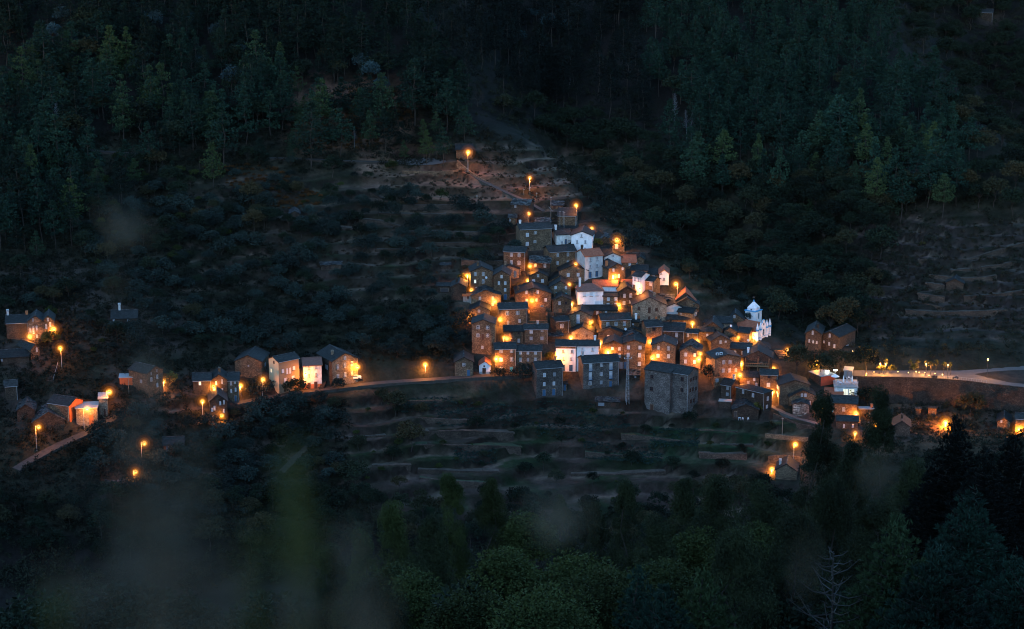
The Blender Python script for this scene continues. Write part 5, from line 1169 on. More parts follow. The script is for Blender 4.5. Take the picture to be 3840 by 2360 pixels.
def broad_parts(seed, h=8., cr=3.6, nc=42, nl=34, ll=.55, mat='broad_leaves', flat=.75, tb='bark', clump=.34):
    rng = np.random.default_rng(seed); tm = trunk_mb(h*.55, .16*h/8, rng, .8); C = []; Dv = []; zc = h-cr*flat
    for i in range(nc):
        v = rng.normal(size=3); v /= np.linalg.norm(v); v[2] = abs(v[2])*1.1-.35; rr = cr*rng.uniform(.55, .95)
        e = np.array([v[0]*rr, v[1]*rr, zc+v[2]*rr*flat*1.0])
        if i % 4 == 0: tm.tube((0, 0, h*.4), tuple(e), .06, .02, 3)
        b_ = ball(rng, nl, cr*clump*rng.uniform(.7, 1.25), .75); C.append(e+b_); Dv.append(b_+rng.normal(size=b_.shape)*.4*cr*.3)
    C = np.concatenate(C); Dv = np.concatenate(Dv); n = len(C)
    V, Q = leaves(C, Dv, rng.uniform(.6, 1.2, n)*ll, rng.uniform(.45, .8, n)*ll, rng)
    return tm.mesh('trunk', tb), bigmesh('crown', V, Q, mat)
def bare_parts(seed, h=14., n=60, ang=.35, spread=2.6, base=.35, col='bark_pale', r=.15, sub=2):
    rng = np.random.default_rng(seed); tm = MB().tube((0, 0, -.8), (.1, 0, h*.6), r, r*.6, 6).tube((.1, 0, h*.6), (0, .05, h), r*.6, .03, 5); br = MB()
    for i in range(n):
        t = base+(1-base)*i/n; a = i*2.4+rng.normal()*.4; ln = spread*(1.05-.75*(t-base)/(1-base))*rng.uniform(.6, 1.1)
        p = Vector((.05, 0, t*h)); d = Vector((math.cos(a), math.sin(a), ang+rng.normal()*.15)); m = p+d*ln*.55; e = m+(d+Vector((0, 0, .55)))*ln*.45
        br.tube(p, m, r*.42, r*.3, 3).tube(m, e, r*.3, r*.12, 3)
        for s_ in range(sub):
            f = p.lerp(e, rng.uniform(.4, .9)); br.tube(f, f+Vector((rng.normal()*.3, rng.normal()*.3, .25))*ln*.4, r*.1, r*.03, 3)
    return tm.mesh('trunk', col), br.mesh('branches', col)
def round_bare(seed, h=8, cr=4):
    rng = np.random.default_rng(seed); tm = trunk_mb(h*.35, .22, rng, .4); br = MB()
    def grow(p, d, ln, r, k):
        e = p+d*ln; br.tube(p, e, r, r*.6, 3)
        if k == 0: return
        for _ in range(3): grow(e, (d+Vector(rng.normal(size=3))*.55).normalized(), ln*.72, r*.6, k-1)
    for _ in range(7): grow(Vector((0, 0, h*.3)), Vector((rng.normal()*.8, rng.normal()*.8, 1.0)).normalized(), h*.24, .08, 3)
    return tm.mesh('trunk', 'bark'), br.mesh('branches', 'bark')
PINES = [pine_parts(100+i, h=random.uniform(13, 17), cr=random.uniform(2.7, 4.0), base=random.uniform(.24, .44), nl=26, ll=.68) for i in range(8)]
PINES += [pine_parts(150+i, h=random.uniform(13, 17), cr=random.uniform(2.7, 3.8), base=random.uniform(.3, .5), nl=24, ll=.68, mat='pine_dark') for i in range(4)]  # ravine pines: darker needle copy, the hollow's shade put into its colour
PINES += [pine_parts(170+i, h=random.uniform(13, 17), cr=random.uniform(2.7, 4.0), base=random.uniform(.26, .46), nl=26, ll=.68, mat='pine_far') for i in range(4)]
SILVER = [broad_parts(200+i, h=10, cr=3.2, nc=46, nl=26, mat='silver_leaves', flat=1.15, ll=.6) for i in range(3)]
BROAD = [broad_parts(300+i, h=random.uniform(6.5, 9), cr=random.uniform(2.8, 4.2), flat=random.uniform(.65, .95), clump=random.uniform(.26, .38)) for i in range(6)]
OLIVE = [broad_parts(400+i, h=random.uniform(4, 5.2), cr=random.uniform(2.2, 3.1), nc=30, nl=34, ll=.42, mat='olive_leaves', flat=.72, clump=.36) for i in range(5)]
FRESH = [broad_parts(450+i, h=random.uniform(3, 4), cr=random.uniform(1.5, 2), nc=24, nl=30, ll=.4, mat='fresh_leaves', flat=.85) for i in range(3)]
YELLOW = [broad_parts(470+i, h=3., cr=1.5, nc=24, nl=30, ll=.36, mat='yellow_leaves', flat=.85) for i in range(2)]  # bushes near lamps: the yellow lamp light is put into the leaf colour
FERN = [broad_parts(480+i, h=1.3, cr=1.5, nc=16, nl=20, ll=.4, mat='fern_leaves', flat=.45)[1] for i in range(2)]
def plant(name, parts, p, sc, rz, label, cat, group=None, tilt=0, names=('trunk', 'crown')):
    t = empty(name, p, rz, label, cat, group); t.scale = sc if isinstance(sc, tuple) else (sc, sc, sc)
    if tilt: t.rotation_euler = (tilt, tilt*.6, rz)
    for nm, me in zip(names, parts): link(nm, me, t)
    return t
FOOTA = [(f[0], f[1], f[2], f[3], f[4]) for f in FOOT]
def free(P, pad=1.0):
    ok = np.ones(len(P), bool)
    for x, y, ph, hw, D_ in FOOTA:
        dx, dy = P[:, 0]-x, P[:, 1]-y; lx = dx*math.cos(ph)+dy*math.sin(ph); ly = -dx*math.sin(ph)+dy*math.cos(ph)
        ok &= ~((np.abs(lx) < hw+pad) & (ly > -pad*1.5) & (ly < D_+pad))
    for L, half in lines.values():
        for i in range(0, len(L)-1):
            d, t = seglen(P[:, :2], L[i, :2], L[i+1, :2]); ok &= d > half+pad*.6
    ok &= ~inpoly(P[:, :2], poly)
    return ok
def scatter(polys, n, mind, rng, pad=1.0, keep=None):
    """ground points seen inside outlines on the hillsides, no two closer than mind metres"""
    out = []; cell = {}
    for pg in polys:
        pg = np.array(pg, float); lo, hi = pg.min(0), pg.max(0)
        q = rng.uniform(lo, hi, (n*6, 2)); q = q[inpoly(q, pg)][:n*3]
        P, ok = hits(q[:, 0], q[:, 1]); ok &= free(P, pad)
        for i in np.where(ok)[0]:
            k = (int(P[i, 0]//mind), int(P[i, 1]//mind)); bad = False
            for a in (-1, 0, 1):
                for b_ in (-1, 0, 1):
                    for o in cell.get((k[0]+a, k[1]+b_), ()):
                        if (o[0]-P[i, 0])**2+(o[1]-P[i, 1])**2 < mind*mind: bad = True
            if bad: continue
            cell.setdefault(k, []).append(P[i]); out.append((P[i], q[i]))
    return [out[i] for i in rng.permutation(len(out))[:n]]
def gather(name, items, meshes, mats, label, cat='forest'):
    """one object out of many far-off plants that read as one mass"""
    Vs, Qs, Ms, off = [], [], [], 0
    for p, sc, k, rz in items:
        for mi, me in enumerate(meshes[k]):
            n = len(me.vertices); v = np.empty(n*3, np.float32); me.vertices.foreach_get('co', v); v = v.reshape(-1, 3)*sc
            c, s_ = math.cos(rz), math.sin(rz); v = np.stack([v[:, 0]*c-v[:, 1]*s_, v[:, 0]*s_+v[:, 1]*c, v[:, 2]], 1)+np.asarray(p, np.float32)
            fs = [tuple(p_.vertices) for p_ in me.polygons if len(p_.vertices) == 4] if mi == 0 and len(me.polygons) < 400 else None
            if fs is None:
                a = np.empty(len(me.loops), np.int32); me.loops.foreach_get('vertex_index', a); lt = np.empty(len(me.polygons), np.int32); me.polygons.foreach_get('loop_total', lt)
                a = a.reshape(-1, 4) if (lt == 4).all() else np.array([tuple(p_.vertices) for p_ in me.polygons if len(p_.vertices) == 4], np.int32)
            else: a = np.array(fs, np.int32)
            Vs.append(v); Qs.append(a+off); Ms.append(np.full(len(a), mi, np.int32)); off += n
    me = bigmesh(name, np.concatenate(Vs), np.concatenate(Qs), mats[0])
    for m_ in mats[1:]: me.materials.append(MATS[m_])
    me.polygons.foreach_set('material_index', np.concatenate(Ms)); me.update()
    return tag(link(name, me), label, cat, None, 'stuff')
rng = np.random.default_rng(11)
left_wood = [(-60,-60),(1540,-60),(1650,120),(1740,270),(1760,400),(1690,440),(1560,400),(1450,330),(1330,300),(1180,330),(1080,400),(960,500),(700,600),(560,560),(330,560),(330,700),(240,900),(170,1010),(-60,960)]
right_wood = [(2280,-60),(3200,-60),(3330,150),(3440,320),(3600,470),(3560,600),(3300,640),(3000,640),(2800,600),(2650,560),(2500,400),(2350,250)]
pin = scatter([left_wood], 400, 3.5, rng, 2)+scatter([[(240,700),(560,540),(1100,480),(1500,440),(1760,430),(1740,560),(1480,620),(1000,640),(760,720),(480,800),(250,980)]], 32, 6, rng, 2)+scatter([right_wood], 300, 3.6, rng, 2)+scatter([[(1640,-60),(2300,-60),(2350,250),(2450,540),(2200,430),(1900,400),(1760,220)]], 110, 4.2, rng, 2)
pin += scatter([[(2450,540),(3000,620),(3560,600),(3700,640),(3560,900),(3300,860),(2900,820),(2600,760)]], 45, 6, rng, 2)
pin += scatter([[(1050,390),(1700,420),(1780,560),(1500,600),(1100,590)]], 26, 5, rng, 2)
pin.sort(key=lambda a: a[0][1])
pine_lab = lambda q: ('tall dark green pine in the dense wood on the left hillside', 'pines on the left hillside') if q[0] < 1700 and q[1] > -100 and q[0] < 1560+q[1]*.45 else ('tall bluish green pine in the wood on the far right hillside', 'pines on the right hillside')
rest = []
for i, (p, q) in enumerate(pin):
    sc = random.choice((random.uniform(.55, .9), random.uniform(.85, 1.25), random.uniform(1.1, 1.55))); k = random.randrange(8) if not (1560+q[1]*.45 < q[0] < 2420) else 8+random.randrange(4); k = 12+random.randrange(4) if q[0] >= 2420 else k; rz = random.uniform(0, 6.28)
    if i < 298:
        w_ = sc*random.uniform(.85, 1.25); lb, gr = pine_lab(q); plant('pine_tree', PINES[k], Vector(p), (w_, w_, sc), rz, lb, 'tree', gr, random.uniform(-.04, .04))
    else: rest.append((p, sc, k, rz))
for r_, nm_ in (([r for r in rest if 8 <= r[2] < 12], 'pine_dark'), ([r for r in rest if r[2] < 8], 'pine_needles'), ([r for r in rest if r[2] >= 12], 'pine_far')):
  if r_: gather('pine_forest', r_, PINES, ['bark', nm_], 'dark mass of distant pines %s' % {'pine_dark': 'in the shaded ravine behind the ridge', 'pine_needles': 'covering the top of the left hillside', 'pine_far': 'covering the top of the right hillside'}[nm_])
mix = scatter([left_wood], 60, 6, rng, 1.5)+scatter([right_wood], 40, 7, rng, 1.5)
for p, q in mix: plant('forest_broadleaf', BROAD[random.randrange(6)], Vector(p), random.uniform(.9, 1.7), random.uniform(0, 6.28), 'dark rounded tree mixed in among the hillside pines', 'tree', 'rounded trees among the pines')
# silver-blue trees among the pines
for (px, py) in [(760,250),(820,150),(870,330),(700,110),(900,210),(300,170),(200,150),(130,240),(240,90),(1390,300),(1430,340),(1350,260),(2060,110),(2000,60),(2120,130),(1950,150),(480,60),(580,120)]:
    p = ground(px, py+30); plant('silver_tree', SILVER[random.randrange(3)], p, random.uniform(.8, 1.25), random.uniform(0, 6), 'silver-blue leaved tree glimmering among the dark pines', 'tree', 'silver-blue trees among the pines')
# dead pines
DEAD = [bare_parts(500+i, h=16, n=46, spread=2.4, base=.45) for i in range(3)]
for j, (px, py, sc, lb) in enumerate([(2137,318,1.0,'dead white pine with many bare branches, left one on the far hillside'), (2528,512,1.05,'tallest dead white pine trunk on the far hillside'), (2576,536,.8,'leaning dead pine right of the tallest dead trunk'), (2593,530,.75,'short bare dead pine, rightmost of the dead group'), (218,560,1.0,'grey dead pine with drooping branches at the left'), (1330,560,.5,'small bare tree beside the mountain road')]):
    plant('dead_pine', DEAD[j % 3], ground(px, py), sc, j*1.7, lb, 'tree', None, .06 if j == 2 else 0, ('trunk', 'branches'))
plant('bare_tree', round_bare(9, 8, 4), ground(2390, 600), 1.25, 0, 'broad round leafless tree in the dark wood behind the village', 'tree', None, 0, ('trunk', 'branches'))
plant('bare_tree', round_bare(10, 7, 3), ground(1790, 400), 1.0, 1, 'leafless round tree on the ridge above the road', 'tree', None, 0, ('trunk', 'branches'))
# broadleaved wood behind and right of the village
bw = scatter([[(1830,420),(2200,460),(2600,640),(3000,660),(3500,650),(3560,760),(3300,850),(3330,1150),(3200,1300),(2960,1250),(2820,1120),(2640,1010),(2460,880),(2330,760),(2230,640),(2050,520)]], 250, 3.4, rng, 1.5)
bw += scatter([[(3420,330),(3900,560),(3900,850),(3500,760),(3600,600)], [(3250,-60),(3900,-60),(3900,520),(3560,360)]], 170, 4.2, rng, 1.5)
bw.sort(key=lambda a: a[0][1]); brest = []
for i, (p, q) in enumerate(bw):
    k = random.randrange(6); sc = random.uniform(.75, 1.5); rz = random.uniform(0, 6.28)
    if i < 285: plant('broadleaf_tree', BROAD[k], Vector(p), sc, rz, 'dark rounded broadleaf tree in the wood behind and right of the village', 'tree', 'broadleaf trees of the dark wood')
    else: brest.append((p, sc, k, rz))
if brest: gather('broadleaf_wood', brest, BROAD, ['bark', 'broad_leaves'], 'dark far-off broadleaf wood on the upper right slopes')
# olives and orchard trees on the terraces
ol = scatter([[(520,740),(900,720),(1300,760),(1500,720),(1900,800),(1960,900),(1880,1080),(1700,1200),(1720,1330),(1500,1400),(1380,1330),(1260,1310),(900,1330),(500,1330),(330,1180),(300,900)]], 210, 3.3, rng, 1.5)
ol += scatter([[(480,1500),(560,1600),(900,1560),(1250,1500),(1290,1560),(1280,1800),(1000,1950),(560,1950),(300,1800),(350,1650)]], 110, 3.4, rng, 1.2)
for p, q in ol:
    if random.random() < .8: plant('olive_tree', OLIVE[random.randrange(5)], Vector(p), random.uniform(.85, 1.5), random.uniform(0, 6.28), 'grey-green olive tree on the dark terraces left of the village', 'tree', 'olive trees on the terraces')
    else: plant('orchard_tree', BROAD[random.randrange(6)], Vector(p), random.uniform(.45, .8), random.uniform(0, 6.28), 'dark bushy orchard tree among the olives', 'tree', 'orchard trees among the olives')
sl_ = scatter([[(300,600),(1100,600),(1420,690),(1350,880),(900,960),(650,1020),(300,1000)], [(-40,1000),(200,1020),(330,1180),(480,1340),(300,1330),(-40,1180)]], 150, 3.6, rng, 1.5)
for p, q in sl_: plant('slope_tree', (BROAD+OLIVE+FRESH)[random.randrange(14)], Vector(p), random.uniform(.45, 1.1), random.uniform(0, 6.28), 'dark leafy tree on the steep slope under the left pine wood', 'tree', 'leafy trees under the left pine wood')
vo = scatter([[(1590,1160),(1740,1190),(1765,1330),(1700,1375),(1560,1330)]], 16, 3.2, rng, 1)
for p, q in vo: plant('olive_tree', OLIVE[random.randrange(5)], Vector(p), random.uniform(.8, 1.4), random.uniform(0, 6.28), 'grey-green olive tree against the left edge of the village', 'tree', 'olive trees against the left edge of the village')
gd = scatter([[(1300,1500),(1700,1500),(2400,1560),(2900,1620),(2850,1850),(2300,1960),(1350,1960)]], 75, 4.5, rng, 1.2)
for p, q in gd: plant('garden_bush', (BROAD+FRESH)[random.randrange(9)], Vector(p), random.uniform(.25, .75), random.uniform(0, 6.28), 'dark bush on the vegetable terraces below the village', 'bush', 'bushes on the vegetable terraces')
rb = scatter([[(2190,700),(2280,760),(2440,880),(2560,990),(2760,1080),(2900,1180),(2960,1270),(2820,1230),(2700,1160),(2560,1080),(2440,1000),(2320,920),(2230,820)]], 75, 2.6, rng, 1.2)
for p, q in rb: plant('ridge_bush', (OLIVE+BROAD)[random.randrange(11)], Vector(p), random.uniform(.3, .8), random.uniform(0, 6.28), 'dark bush on the grassy edge right of the village', 'bush', 'bushes along the right edge of the village')
# single plants one can point to
def one(px, py, kind, sc, label, name='tree', cat='tree'): plant(name, kind, ground(px, py), sc, random.uniform(0, 6), label, cat)
one(1655,755,FRESH[0],1.3,'lone round green tree on the bare brown field','round_tree'); one(2425,815,BROAD[1],1.25,'large rounded chestnut standing right of the upper terraces','chestnut_tree')
one(1470,640,FRESH[1],1.3,'bushy dark tree beside the turning place','bushy_tree'); one(1600,620,PINES[0],.8,'left of two pines standing before the turning place','pine_tree'); one(1662,622,PINES[3],.95,'right of two pines standing before the turning place','pine_tree')
one(2330,940,OLIVE[1],1.5,'silver olive behind the right rim of the village, left of three','olive_tree'); one(2385,930,OLIVE[2],1.6,'silver olive behind the right rim of the village, middle of three','olive_tree'); one(2440,945,OLIVE[3],1.5,'silver olive behind the right rim of the village, right of three','olive_tree')
one(2240,930,YELLOW[0],1.2,'lamp-lit bush at the right corner of the tall white gable','bush','bush'); one(2152,1092,YELLOW[1],.9,'yellow lamp-lit bush beside the white hipped house','bush','bush'); one(1732,1058,YELLOW[0],1.1,'orange-lit bush by the leftmost upper lamp','bush','bush')
one(2060,1352,YELLOW[1],1.0,'little tree lit yellow in the gap beside the glaring white house','small_tree'); one(2670,1432,OLIVE[0],1.4,'dark round bush before the wide brown gable','bush','bush'); one(1960,1430,OLIVE[2],1.4,'dark bush before the forward stone house','bush','bush')
one(1870,1420,OLIVE[4],1.0,'thin bush in front of the small white chapel','bush','bush'); one(640,1455,YELLOW[0],1.7,'bush glowing orange beside the three-storey gable','bush','bush'); one(190,1300,YELLOW[1],1.8,'orange-lit bushy tree under the far left twin gables','bush','bush')
one(1108,1490,BROAD[2],.95,'dark dense tree in front of the cream house','dense_tree'); one(978,1490,OLIVE[1],1.6,'olive tree behind the street lamp left of the cream house','olive_tree'); one(1270,1470,OLIVE[3],1.1,'round bush under the seven-window gable','bush','bush')
one(2840,1545,YELLOW[0],1.1,'brown bush right of the slab barn','bush','bush'); one(2985,1425,BROAD[0],1.35,'leftmost dark round plaza tree, below the church square','plaza_tree'); one(3075,1425,BROAD[3],1.3,'second dark plaza tree, partly lit from behind','plaza_tree')
one(3150,1428,BROAD[4],1.2,'dark plaza tree right behind the floodlights','plaza_tree'); one(3243,1420,BROAD[5],1.3,'round dark plaza tree right of the kiosk','plaza_tree')
one(1480,1560,BROAD[1],1.0,'big dark tree on the terrace below the street, left','dark_tree'); one(1540,1690,BROAD[5],1.15,'broad dark tree among the lower gardens','dark_tree'); one(1330,1830,BROAD[3],1.2,'black rounded tree at the lower left of the gardens','dark_tree')
one(3640,1560,BROAD[2],1.2,'dark round tree under the retaining wall at the right','dark_tree'); one(3250,1560,BROAD[4],1.1,'ivy-dark tree growing against the left end of the retaining wall','dark_tree'); one(3290,1600,OLIVE[0],1.8,'bush below the left end of the retaining wall','bush','bush')
one(3460,920,FERN[:1]*2 if False else (BROAD[0][0], FERN[0]),1.0,'small rust-orange tree in the dark right-hand wood','orange_tree')
YOUNG = [broad_parts(600+i, h=5.5, cr=.8, nc=16, nl=16, ll=.35, mat='yellow_leaves', flat=2.2) for i in range(2)]
for px in (3322, 3412, 3440, 3472, 3489, 3509, 3538, 3563): plant('young_tree', YOUNG[px % 2], plane_pt(px, 1400 if px < 3480 else 1407, ZP), random.uniform(.8, 1.1), px, 'slim young tree in the row along the plaza', 'tree', 'young trees along the plaza')
for px, py in ((3305, 1400), (3345, 1399), (3430, 1395)): plant('lit_bush', YELLOW[px % 2], plane_pt(px, py, ZP), .95, px, {3305: 'yellow-lit bush beside the two plaza lanterns', 3345: 'round yellow-lit bush right of the two plaza lanterns', 3430: 'pale lit bush in the middle of the plaza'}[px], 'bush')
# ferns, brush and crops nobody could count
def stuff(name, polys, n, mind, meshes, label, lo, hi, mats, pad=.6, cat='undergrowth'):
    it = [(p, random.uniform(lo, hi), random.randrange(len(meshes)), random.uniform(0, 6.28)) for p, q in scatter(polys, n, mind, rng, pad)]
    if it: gather(name, it, meshes, mats, label, cat)
BR = [(broad_parts(700+i, h=a, cr=c, nc=n_, nl=11, ll=.5, mat='brush', flat=f, clump=.5)[1],) for i, (a, c, n_, f) in enumerate(((1.1, 1.2, 7, .7), (2.4, 1.3, 9, 1.3), (.8, 1.7, 8, .4), (1.8, 2.2, 13, .6), (3.0, 1.1, 8, 1.9), (1.3, .7, 5, 1.2)))]
DB = [(broad_parts(720+i, h=.8, cr=1.0, nc=7, nl=8, ll=.45, mat='dry_brush', flat=.6)[1],) for i in range(2)]
CP = [(broad_parts(740+i, h=.7, cr=.6, nc=6, nl=8, ll=.32, mat='crop_leaves', flat=.7)[1],) for i in range(2)]
FN = [(f,) for f in FERN]
stuff('orange_ferns', [[(1080,420),(1300,330),(1470,340),(1560,440),(1400,560),(1130,560)], [(760,620),(1000,620),(1250,760),(1000,800)]], 420, 1.6, FN, 'rust-orange ferns on the clearing above the mountain road', .3, .9, ['fern_leaves'])
stuff('brush', [[(-60,560),(1100,400),(1500,330),(1740,450),(1980,560),(1900,640),(1700,600),(1500,640),(900,640),(600,740),(330,900),(180,1250),(-60,1300)], [(2050,560),(2500,900),(2900,1200),(2700,1120),(2280,830),(2100,640)], [(330,900),(600,740),(900,700),(1000,900),(1300,1130),(1700,1130),(1700,1360),(400,1340),(180,1200)], [(600,1560),(1300,1500),(1300,1950),(500,1950)],
                [(-60,980),(300,960),(520,1330),(900,1340),(600,1560),(500,1980),(-60,1980)]], 5600, 1.3, BR, 'dark low brush spread over the slopes', .5, 1.3, ['brush'])
stuff('brush', [[(1540,-60),(1900,-60),(2300,200),(2500,500),(3000,640),(2600,600),(1780,440),(1740,200)], [(1780,380),(2600,600),(3400,640),(3900,700),(3900,1350),(3000,1330),(2450,900)], [(3200,-60),(3900,-60),(3900,650),(3500,300)], [(3200,1480),(3900,1500),(3900,1750),(3000,1750)]], 3600, 1.5, BR, 'dark brush between the trees of the right-hand slopes', .5, 1.3, ['brush'])
stuff('dry_grass', [[(3240,1500),(3860,1520),(3860,1720),(3300,1700)], [(1380,640),(1780,640),(2050,600),(2280,760),(2150,780),(1900,740),(1500,820)], [(3250,880),(3880,820),(3880,1230),(3280,1230)], [(900,820),(1900,860),(1880,1080),(1000,1100)], [(-40,1000),(260,1000),(520,1330),(-40,1240)]], 1500, 1.6, DB, 'dry brown grass tufts on the terraces', .5, 1.2, ['dry_brush'])
stuff('brush', [[(-60,1930),(1400,1880),(1450,2200),(-60,2220)], [(1400,1950),(3000,1930),(3000,2120),(1400,2150)]], 800, 1.6, BR, 'dark brush in the valley bottom', .7, 1.7, ['brush'])
stuff('garden_crops', [[(1480,1500),(1700,1490),(1700,1545),(1480,1550)], [(1640,1500),(2000,1530),(2000,1600),(1640,1600)], [(2010,1500),(2230,1520),(2260,1650),(2010,1640)], [(2230,1560),(2360,1560),(2360,1610),(2230,1610)], [(2440,1610),(2620,1610),(2620,1680),(2440,1680)], [(1700,1680),(1860,1680),(1860,1740),(1700,1740)], [(2190,1660),(2480,1680),(2480,1750),(2190,1720)]], 900, .8, CP, 'bluish green vegetable rows on the terraces below the village', .6, 1.2, ['crop_leaves'], cat='crops')
valley = scatter([[(-60,1900),(600,1880),(1300,1880),(1700,1930),(2400,1880),(3000,1830),(3900,1700),(3900,1980),(3000,2080),(-60,2100)]], 170, 4.5, rng, 1.2)
for p, q in valley: plant('valley_tree', BROAD[random.randrange(6)], Vector(p), random.uniform(.6, 1.1), random.uniform(0, 6.28), 'dark tree in the valley bottom below the gardens', 'tree', 'trees in the valley bottom')

# ------------------------------------------------------------------ trees on the near slope
def gum_parts(seed, h, cr, n=15000, mat='gum_leaves', ll=.42, taper=.9, z0=.25):
    rng = np.random.default_rng(seed); tm = trunk_mb(h*.93, .2, rng, 1.8, 6, 6); C = []; nc = int(30+cr*6.5)
    for i in range(nc):
        t = z0+(1-z0)*rng.uniform()**.8; k = (t-z0)/(1-z0); rad = cr*(1-k**1.8*taper)*min(1, .55+k*2)*rng.uniform(.55, 1.3)
        a = rng.uniform(0, 6.28); rr = rad*rng.uniform(.3, 1)**.6
        e = np.array([rr*math.cos(a), rr*math.sin(a), t*h]); 
        if i % 3 == 0: tm.tube((0, 0, max(t*h-rr*.9, .5)), tuple(e), .05, .015, 3)
        m = n//nc; b_ = ball(rng, m, cr*.34*rng.uniform(.5, 1.35)*(1.1-.45*k), 1.25); C.append(e+b_)
    C = np.concatenate(C); m = len(C); Dv = rng.normal(size=(m, 3))*.55+np.array([0, 0, -.75])
    V, Q = leaves(C, Dv, rng.uniform(.6, 1.2, m)*ll, rng.uniform(.16, .28, m)*ll, rng)
    return tm.mesh('trunk', 'bark'), bigmesh('crown', V, Q, mat)
def tuft_pine(seed, h, cr, mat='pine_dark', z0=.2, nt=420, ll=.42, k_=15):
    rng = np.random.default_rng(seed); tm = trunk_mb(h*.98, .16, rng, .6, 6, 5); C = []; Dv = []
    lv = int(h*2.1)
    for i in range(lv):
        t = z0+(1-z0)*i/(lv-1); k = (t-z0)/(1-z0); rad = cr*(1-k**1.25)*rng.uniform(.85, 1.1)+.12; nb = max(1, int(4+rad*3.6)); a0 = rng.uniform(0, 6)
        for j in range(nb):
            a = a0+6.28*j/nb+rng.normal()*.2; end = np.array([rad*math.cos(a), rad*math.sin(a), t*h+rad*.28])
            if rad > .6: tm.tube((0, 0, t*h-rad*.12), tuple(end), .035, .012, 3)
            C.append(np.array([0, 0, t*h])+rng.normal(size=(k_, 3))*.28); Dv.append(rng.normal(size=(k_, 3))*.5+np.array([0, 0, .8]))
            nq = max(1, int(rad*3.2))
            for q in range(nq):
                f = 1-(q/nq)**1.2*.75; c = np.array([end[0]*f, end[1]*f, (t*h-rad*.12)*(1-f)+end[2]*f])+rng.normal(size=3)*np.array([.18, .18, .12])
                up = np.array([math.cos(a)*.5, math.sin(a)*.5, 1.0]); d = rng.normal(size=(k_, 3))*.42+up; d /= np.linalg.norm(d, axis=1, keepdims=True)
                C.append(c+d*ll*.5); Dv.append(d)
    C = np.concatenate(C); Dv = np.concatenate(Dv); m = len(C)
    V, Q = leaves(C, Dv, rng.uniform(.8, 1.15, m)*ll, np.full(m, .095), rng)
    return tm.mesh('trunk', 'bark'), bigmesh('crown', V, Q, mat)
NEAR = [
 ('gum',3085,1490,245,3.3,'tall gum tree rising in front of the restaurant'), ('gum',3312,1480,262,3.6,'narrow gum tree before the left end of the retaining wall'), ('gum',3200,1690,238,4.0,'leafy gum tree between the two tall gums'), ('gum',3420,1740,230,4.4,'gum tree right of the two tall gums'),
 ('gum',2850,1835,220,4.8,'broad gum tree below the lowest right cottage'), ('gum',2690,1820,232,4.4,'yellowish gum tree at the lower centre right'), ('gum',2570,1800,240,3.2,'slim yellow-green gum tree left of the broad gum'), ('gum',2990,1960,200,4.6,'dark drooping gum tree at the bottom right'),
 ('gum',2760,2030,195,4.4,'dark gum tree at the bottom centre right'), ('gum',2460,1960,215,3.4,'thin dark gum tree at the bottom centre'), ('gum',2350,1830,250,3.0,'feathery gum tree rising from the valley'),
 ('fresh',2160,2020,182,5.0,'bright green bushy tree at the bottom centre'), ('fresh',2290,2085,172,4.2,'bright green tree right of the bushy bottom tree'), ('fresh',1890,2030,185,3.6,'grey-green tree in drifting mist at the bottom'), ('fresh',2040,2150,165,5.2,'dense green tree cut by the bottom edge'), ('fresh',1760,2160,170,3.6,'small green tree at the bottom, left of the dense one'),
 ('fresh',1690,1800,270,3.4,'pointed yellow-green tree, left of the valley pair'), ('fresh',1840,1805,272,3.2,'pointed yellow-green tree, right of the valley pair'), ('fresh',1470,1895,255,3.4,'pointed green tree at the lower left centre'), ('fresh',1350,2010,230,2.8,'smaller pointed green tree behind the blurred grass'), ('fresh',1560,2110,205,4.2,'loose green tree at the bottom left centre'), ('gum',1400,2200,190,4.0,'dark gum tree at the bottom, left of centre'),
 ('gum',2230,1905,262,3.6,'dark gum tree in the valley left of the feathery one'), ('gum',2100,1880,285,3.4,'slim dark gum tree behind the bright bushy tree'), ('fresh',1980,1900,270,3.6,'round olive-green tree behind the misty grey-green one'), ('gum',1620,1960,250,3.8,'dark gum tree between the pointed trees'), ('fresh',2480,2060,200,4.2,'muted green rounded tree at the bottom, right of the bright pair'), ('fresh',2620,1960,225,3.8,'olive rounded tree under the yellowish gum'), ('gum',1240,2060,240,3.6,'dark gum tree behind the green blurred grass'), ('fresh',2830,1930,215,4.4,'olive rounded tree under the broad gum'), ('fresh',1480,2090,215,3.8,'muted green tree at the bottom, left of centre'), ('gum',3120,1830,215,4.6,'heavy dark gum under the tall gums'), ('gum',3300,1850,205,4.2,'heavy dark gum behind the young pine'),
 ('pined',3590,1580,152,4.8,'largest dark pine at the right edge'), ('pined',3800,1640,150,4.2,'dark pine cut by the right edge'), ('pined',3700,1700,140,4.0,'dark pine between the two right edge pines'), ('pine',3640,1870,108,3.2,'rounded young pine at the bottom right'), ('pine',3365,1965,100,2.3,'young pine left of the rounded bottom pine'), ('pine',3530,2060,92,2.4,'young pine cut by the bottom edge at the right'),
 ('pine',2640,2165,98,1.6,'small bluish young pine at the bottom centre'), ('pine',2490,2225,92,1.5,'small bluish pine left of the bottom young pine'), ('pine',2395,2155,112,1.3,'narrow young pine before the bushy bottom tree'), ('pine',3810,2110,98,2.4,'misty pine in the bottom right corner')]
